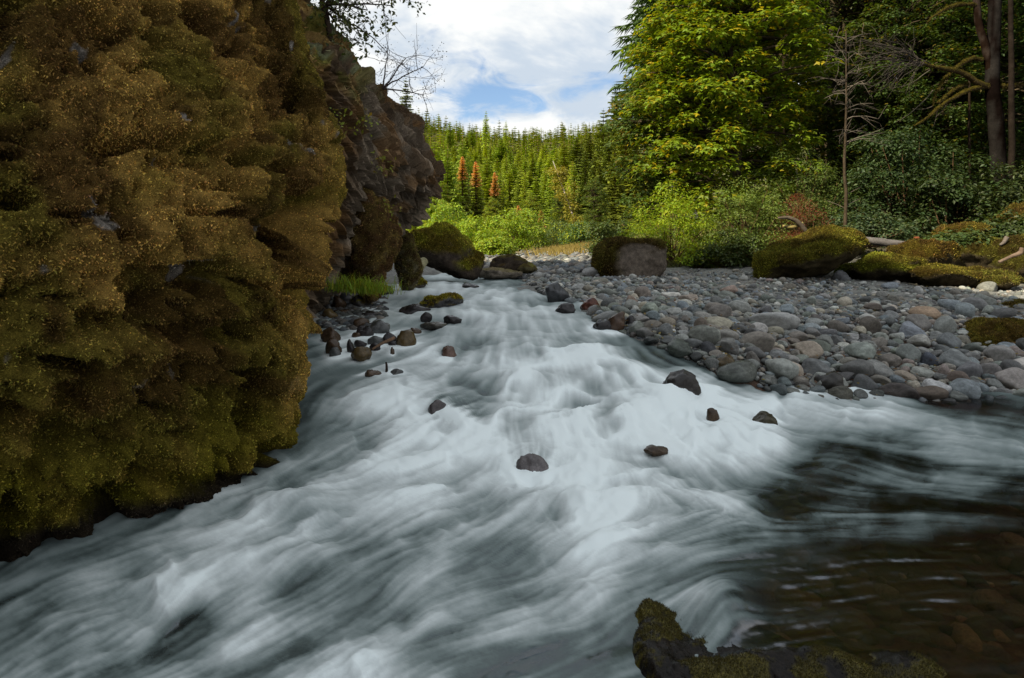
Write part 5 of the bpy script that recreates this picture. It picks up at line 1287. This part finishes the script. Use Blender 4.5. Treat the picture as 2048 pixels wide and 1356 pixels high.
def cliff_plants():
    r = np.random.default_rng(23)
    rp = P(672, 92, 10.2)
    root = link('overhanging_tree', None, loc=rp, label='leafy small tree leaning out from the top of the cliff', cat='tree')
    g, lf = Geo(), Geo()
    limb(g, [-.05, .1, -.25], P(655, 40, 10.2) - rp, .06, .04, r, (.05, .035, .025), 8, 7); limb(g, P(655, 40, 10.2) - rp, P(625, -70, 10.4) - rp, .045, .04, r, (.05, .035, .025), 8, 7)
    tips = [P(x, y, dd) - rp for x, y, dd in [(735, 20, 10.0), (710, 55, 10.2), (786, 12, 10.0), (760, -15, 10.2), (690, 70, 10.1), (675, -40, 10.4), (720, -50, 10.2), (650, 50, 10.3)]]
    branch_spray(g, lf, P(650, 10, 10.2) - rp, tips, r, .025, True, (.05, .10), (.06, .045, .035), (.055, .075, .015), (.10, .11, .02))
    limb(g, P(680, 40, 10.2) - rp, P(780, 112, 10.0) - rp, .016, .004, r, (.06, .045, .035), 14, 5, .08, .12)
    for x, y, e in [(735, 70, (728, 106)), (755, 92, (775, 112)), (715, 60, (700, 95))]: limb(g, P(x, y, 10.1) - rp, P(*e, 10.1) - rp, .006, .003, r, (.06, .045, .035), 6, 3)
    link('branches', g.mesh('branches'), M_BARK, root, kind='stuff'); link('foliage', lf.mesh('foliage', False), M_LEAF, root, kind='stuff')
    rp = P(765, 168, 12.6)
    root = link('bare_sapling', None, loc=rp, label='nearly bare arching sapling on the cliff edge against the sky', cat='sapling')
    g, lf = Geo(), Geo()
    tips = [P(x, y, 12.6) - rp for x, y in [(845, 135), (812, 116), (845, 190), (775, 108)]]
    branch_spray(g, lf, np.array([0, 0, -.1]), tips, r, .018, True, (.02, .04), (.07, .05, .045), (.05, .05, .02), (.12, .07, .03))
    link('branches', g.mesh('branches'), M_BARK, root, kind='stuff'); link('foliage', lf.mesh('foliage', False), M_LEAF, root, kind='stuff')
    # grass at the foot of the outcrop
    gb = water_P(722, 590, .1)
    for px, py, nb_, lab in [(748, 584, 420, 'bright green grass tuft at the foot of the tan outcrop'), (712, 582, 300, 'smaller grass tuft left of the bright one'), (680, 578, 220, 'yellowish grass tuft against the rock wall')]:
        b = P(px, py, 10.0); g = Geo()
        for i in range(nb_):
            x0 = np.array([r.normal() * .16, r.normal() * .09, r.normal() * .03]); an = r.random() * 6.28; L = r.uniform(.10, .22) + .34 * r.random() ** 2; o = np.array([math.cos(an), math.sin(an), 0]) * r.uniform(.3, 1.0)
            t = np.linspace(0, 1, 5)[:, None]; p = x0 + o * L * .8 * t ** 1.5 + np.array([0, 0, 1]) * L * (t - .55 * t ** 2.4)
            sd = np.cross(o, [0, 0, 1]); sd = sd / np.linalg.norm(sd) * .0055 * (1 - t * .9)
            V = np.concatenate([p - sd, p + sd]); Fx = np.array([[k, k + 1, k + 6, k + 5] for k in range(4)])
            g.add(V, Fx, np.array([.24, .36, .03]) * r.uniform(.6, 1.4) * (np.array([1.5, .95, 1]) if r.random() < .3 else 1))
        link('grass_tuft', g.mesh('grass_tuft', False), M_LEAF, loc=b, label=lab, cat='grass tuft')
    # plants clinging to the cliff
    for i, (px, py, d, lab) in enumerate([(728, 248, 10.6, 'small yellow-green fern on the cliff face'), (765, 330, 11.0, 'pale leafy sprig halfway down the cliff'), (777, 420, 11.2, 'bright sprig low on the cliff beside the outcrop'), (676, 240, 9.6, 'tiny green sprig near the mossy wall edge')]):
        b = P(px, py, d - .5); n = 40
        g = leaves(r.normal(size=(n, 3)) * [.10, .08, .10], norm(rnd_dirs(n, r) + [.3, -.6, .6]), r.uniform(.04, .09, n), T_KITE, leaf_cols(n, (.20, .22, .02), (.25, .2, .03), .3, r), r)
        root = link('cliff_plant', None, loc=b, label=lab, cat='plant', group='plants on the cliff')
        link('foliage', g.mesh('foliage', False), M_LEAF, root, kind='stuff')
cliff_plants()

def small_things():
    r = np.random.default_rng(71)
    def log_obj(name, label, pts, radii, colr, mat=M_DRYWOOD, cat='log', sides=12, lump=.04, n=30):
        a = np.asarray(pts[0]); pp = curve([np.asarray(p) - a for p in pts], n)
        V, Fx = tube(pp, np.interp(np.linspace(0, 1, n), np.linspace(0, 1, len(radii)), radii), sides)
        V = V + (fbm((V + a) * 6, 3)[:, None] - .5) * lump
        c = np.asarray(colr) * (.65 + .7 * fbm((V + a) * np.array([2, 9, 14]), 5))[:, None]
        g = Geo(); g.add(V, Fx, c)
        return link(name, g.mesh(name), mat, loc=a, label=label, cat=cat)
    log_obj('fallen_log', 'silver-grey fallen log lying behind the wedge-shaped boulder', [P(1690, 476, 16.2), P(1760, 484, 16.1), P(1855, 496, 16.0)], [.08, .10, .11], (.11, .10, .097))
    log_obj('driftwood', 'arched bleached branch behind the wedge-shaped boulder', [P(1556, 436, 16.6), P(1580, 436, 16.6), P(1598, 446, 16.6), P(1612, 462, 16.6)], [.03, .05, .06, .05], (.10, .08, .06), cat='driftwood', lump=.02)
    log_obj('driftwood', 'mossy second branch beneath the arched one', [P(1565, 452, 16.8), P(1585, 454, 16.7), P(1606, 446, 16.7)], [.03, .05, .04], (.20, .16, .06), cat='driftwood', lump=.02)
    log_obj('driftwood', 'bleached bent root on the shaded bank', [P(1998, 524, 14.1), P(2020, 514, 14.1), P(2040, 506, 14.1), P(2044, 496, 14.1)], [.03, .035, .05, .04], (.17, .12, .09), cat='driftwood', lump=.02)
    log_obj('driftwood', 'short pale root above the bent one', [P(2000, 490, 15.0), P(2008, 484, 15.0), P(2014, 474, 15.0)], [.025, .04, .05], (.15, .125, .11), cat='driftwood', lump=.02)
    log_obj('log_stump', 'pale mossy broken log end wedged by the yellow-mossed boulder', [P(822, 556, 14.4), P(832, 540, 14.5), P(848, 522, 14.8)], [.10, .14, .10], (.30, .27, .16), lump=.06)
    log_obj('drift_stick', 'thin brown stick lying across the rocks midstream', [water_P(744, 716, .10), water_P(765, 706, .12), water_P(788, 695, .12)], [.012, .018, .02], (.13, .08, .05), cat='stick', lump=.01)
    a = water_P(773, 748, 0)
    log_obj('upright_stick', 'dark broken stick standing upright in the current', [a + [0, 0, -.06], a + [.002, 0, .05], a + [0, 0, .10], a + [-.006, 0, .13]], [.014, .014, .012, .009], (.03, .02, .015), cat='stick', lump=.006)
    # orange and blue bundle
    b = P(1834, 480, 16.3)
    root = link('cloth_bundle', None, loc=b, label='small orange and blue bundle behind the fallen log', cat='bundle')
    v, f = rock_shape(3, 5, 8, .1, .15, .2)
    link('blue_part', mesh_np('blue_part', v * [.11, .09, .07] + [0, 0, -.03], f, np.tile([.03, .07, .10], (len(v), 1))), M_CLOTH, root)
    link('orange_part', mesh_np('orange_part', v * [.08, .07, .04] + [-.01, 0, .05], f, np.tile([.15, .04, .012], (len(v), 1))), M_CLOTH, root)
    # undergrowth on the right bank
    n = 26000
    px = r.uniform(1380, 2300, n); d = r.uniform(17.5, 34, n); X = (px - CX) / F * d
    keepm = d > np.interp(px, [1380, 1500, 1720, 1760, 2048, 2300], [20.5, 19, 18, 17.6, 17.0, 15.5]); X, d = X[keepm], d[keepm]; n = len(X)
    z = ground_z(X, d); pos = np.stack([X, d, z + r.random(n) ** 2 * .55], 1)
    g = leaves(pos, norm(rnd_dirs(n, r) * .6 + [0, -.3, .8]), r.uniform(.08, .17, n), T_KITE, leaf_cols(n, (.06, .085, .02), (.12, .11, .02), .3, r), r)
    link('undergrowth', g.mesh('undergrowth', False), M_LEAF, kind='stuff', label='low leafy undergrowth on the right bank')
    # fallen leaves on the bar
    n = 420; px = r.uniform(1150, 2060, n); t_ = r.random(n); py = np.interp(px, *BAR_TOP) + (np.interp(px, *BAR_BOT) - np.interp(px, *BAR_TOP)) * t_
    pos = np.array([ground_hit(a_, b_) for a_, b_ in zip(px, py)]) + [0, 0, .09]
    g = leaves(pos, norm(rnd_dirs(n, r) * .5 + [0, 0, 1]), r.uniform(.04, .085, n), T_KITE, leaf_cols(n, (.28, .20, .05), (.16, .09, .04), .5, r), r)
    link('leaf_litter', g.mesh('leaf_litter', False), M_LEAF, kind='stuff', label='scattered yellow and brown fallen leaves on the cobbles')
    # dry grass on the far gravel and by the boulders
    n = 5200
    px = np.concatenate([r.normal(1140, 34, 2600), r.uniform(1330, 1480, 2600)]); d = np.concatenate([r.uniform(30, 46, 2600), r.uniform(18.5, 23, 2600)])
    X = (px - CX) / F * d; z = ground_z(X, d); g = Geo()
    h = np.where(np.arange(n) < 2600, r.uniform(.2, .5, n), r.uniform(.08, .25, n)); w = h * .06
    p = np.stack([X, d, z], 1); tip = p + np.stack([r.normal(size=n) * .4 * h, r.normal(size=n) * .4 * h, h], 1)
    V = np.stack([p + np.stack([w, 0 * w, 0 * w], 1), p - np.stack([w, 0 * w, 0 * w], 1), tip], 1).reshape(-1, 3)
    c = np.where((np.arange(n) < 2600)[:, None], [.36, .28, .09], [.14, .15, .04]) * r.uniform(.6, 1.3, (n, 1))
    g.add(V, np.arange(3 * n).reshape(n, 3), np.repeat(c, 3, 0))
    link('grass', g.mesh('grass', False), M_LEAF, kind='stuff', label='dry golden grass on the far gravel bar')
small_things()

def valley_trees():
    for px, d, s, rz, lab in [(872, 72, .62, .4, 'round lime tree nearest the cliff tip'), (905, 80, .55, 1.2, 'lime broadleaf tree below the highest orange dead tree'), (985, 76, .45, 2.2, 'small lime tree below the third orange dead tree'), (1062, 78, .5, 3.1, 'lime tree at the edge of the dark bend'), (1120, 82, .5, 4.0, 'dull green round tree left of the leaning tree'), (1190, 70, .55, 5.0, 'dark round tree at the right of the bend')]:
        copy_tree(fa_, ground_at(px, d), s, rz, lab, 'round trees of the valley floor', (3.2, 3.0, 1.2) if px < 1080 else (1.4, 1.5, 1.2))
valley_trees()
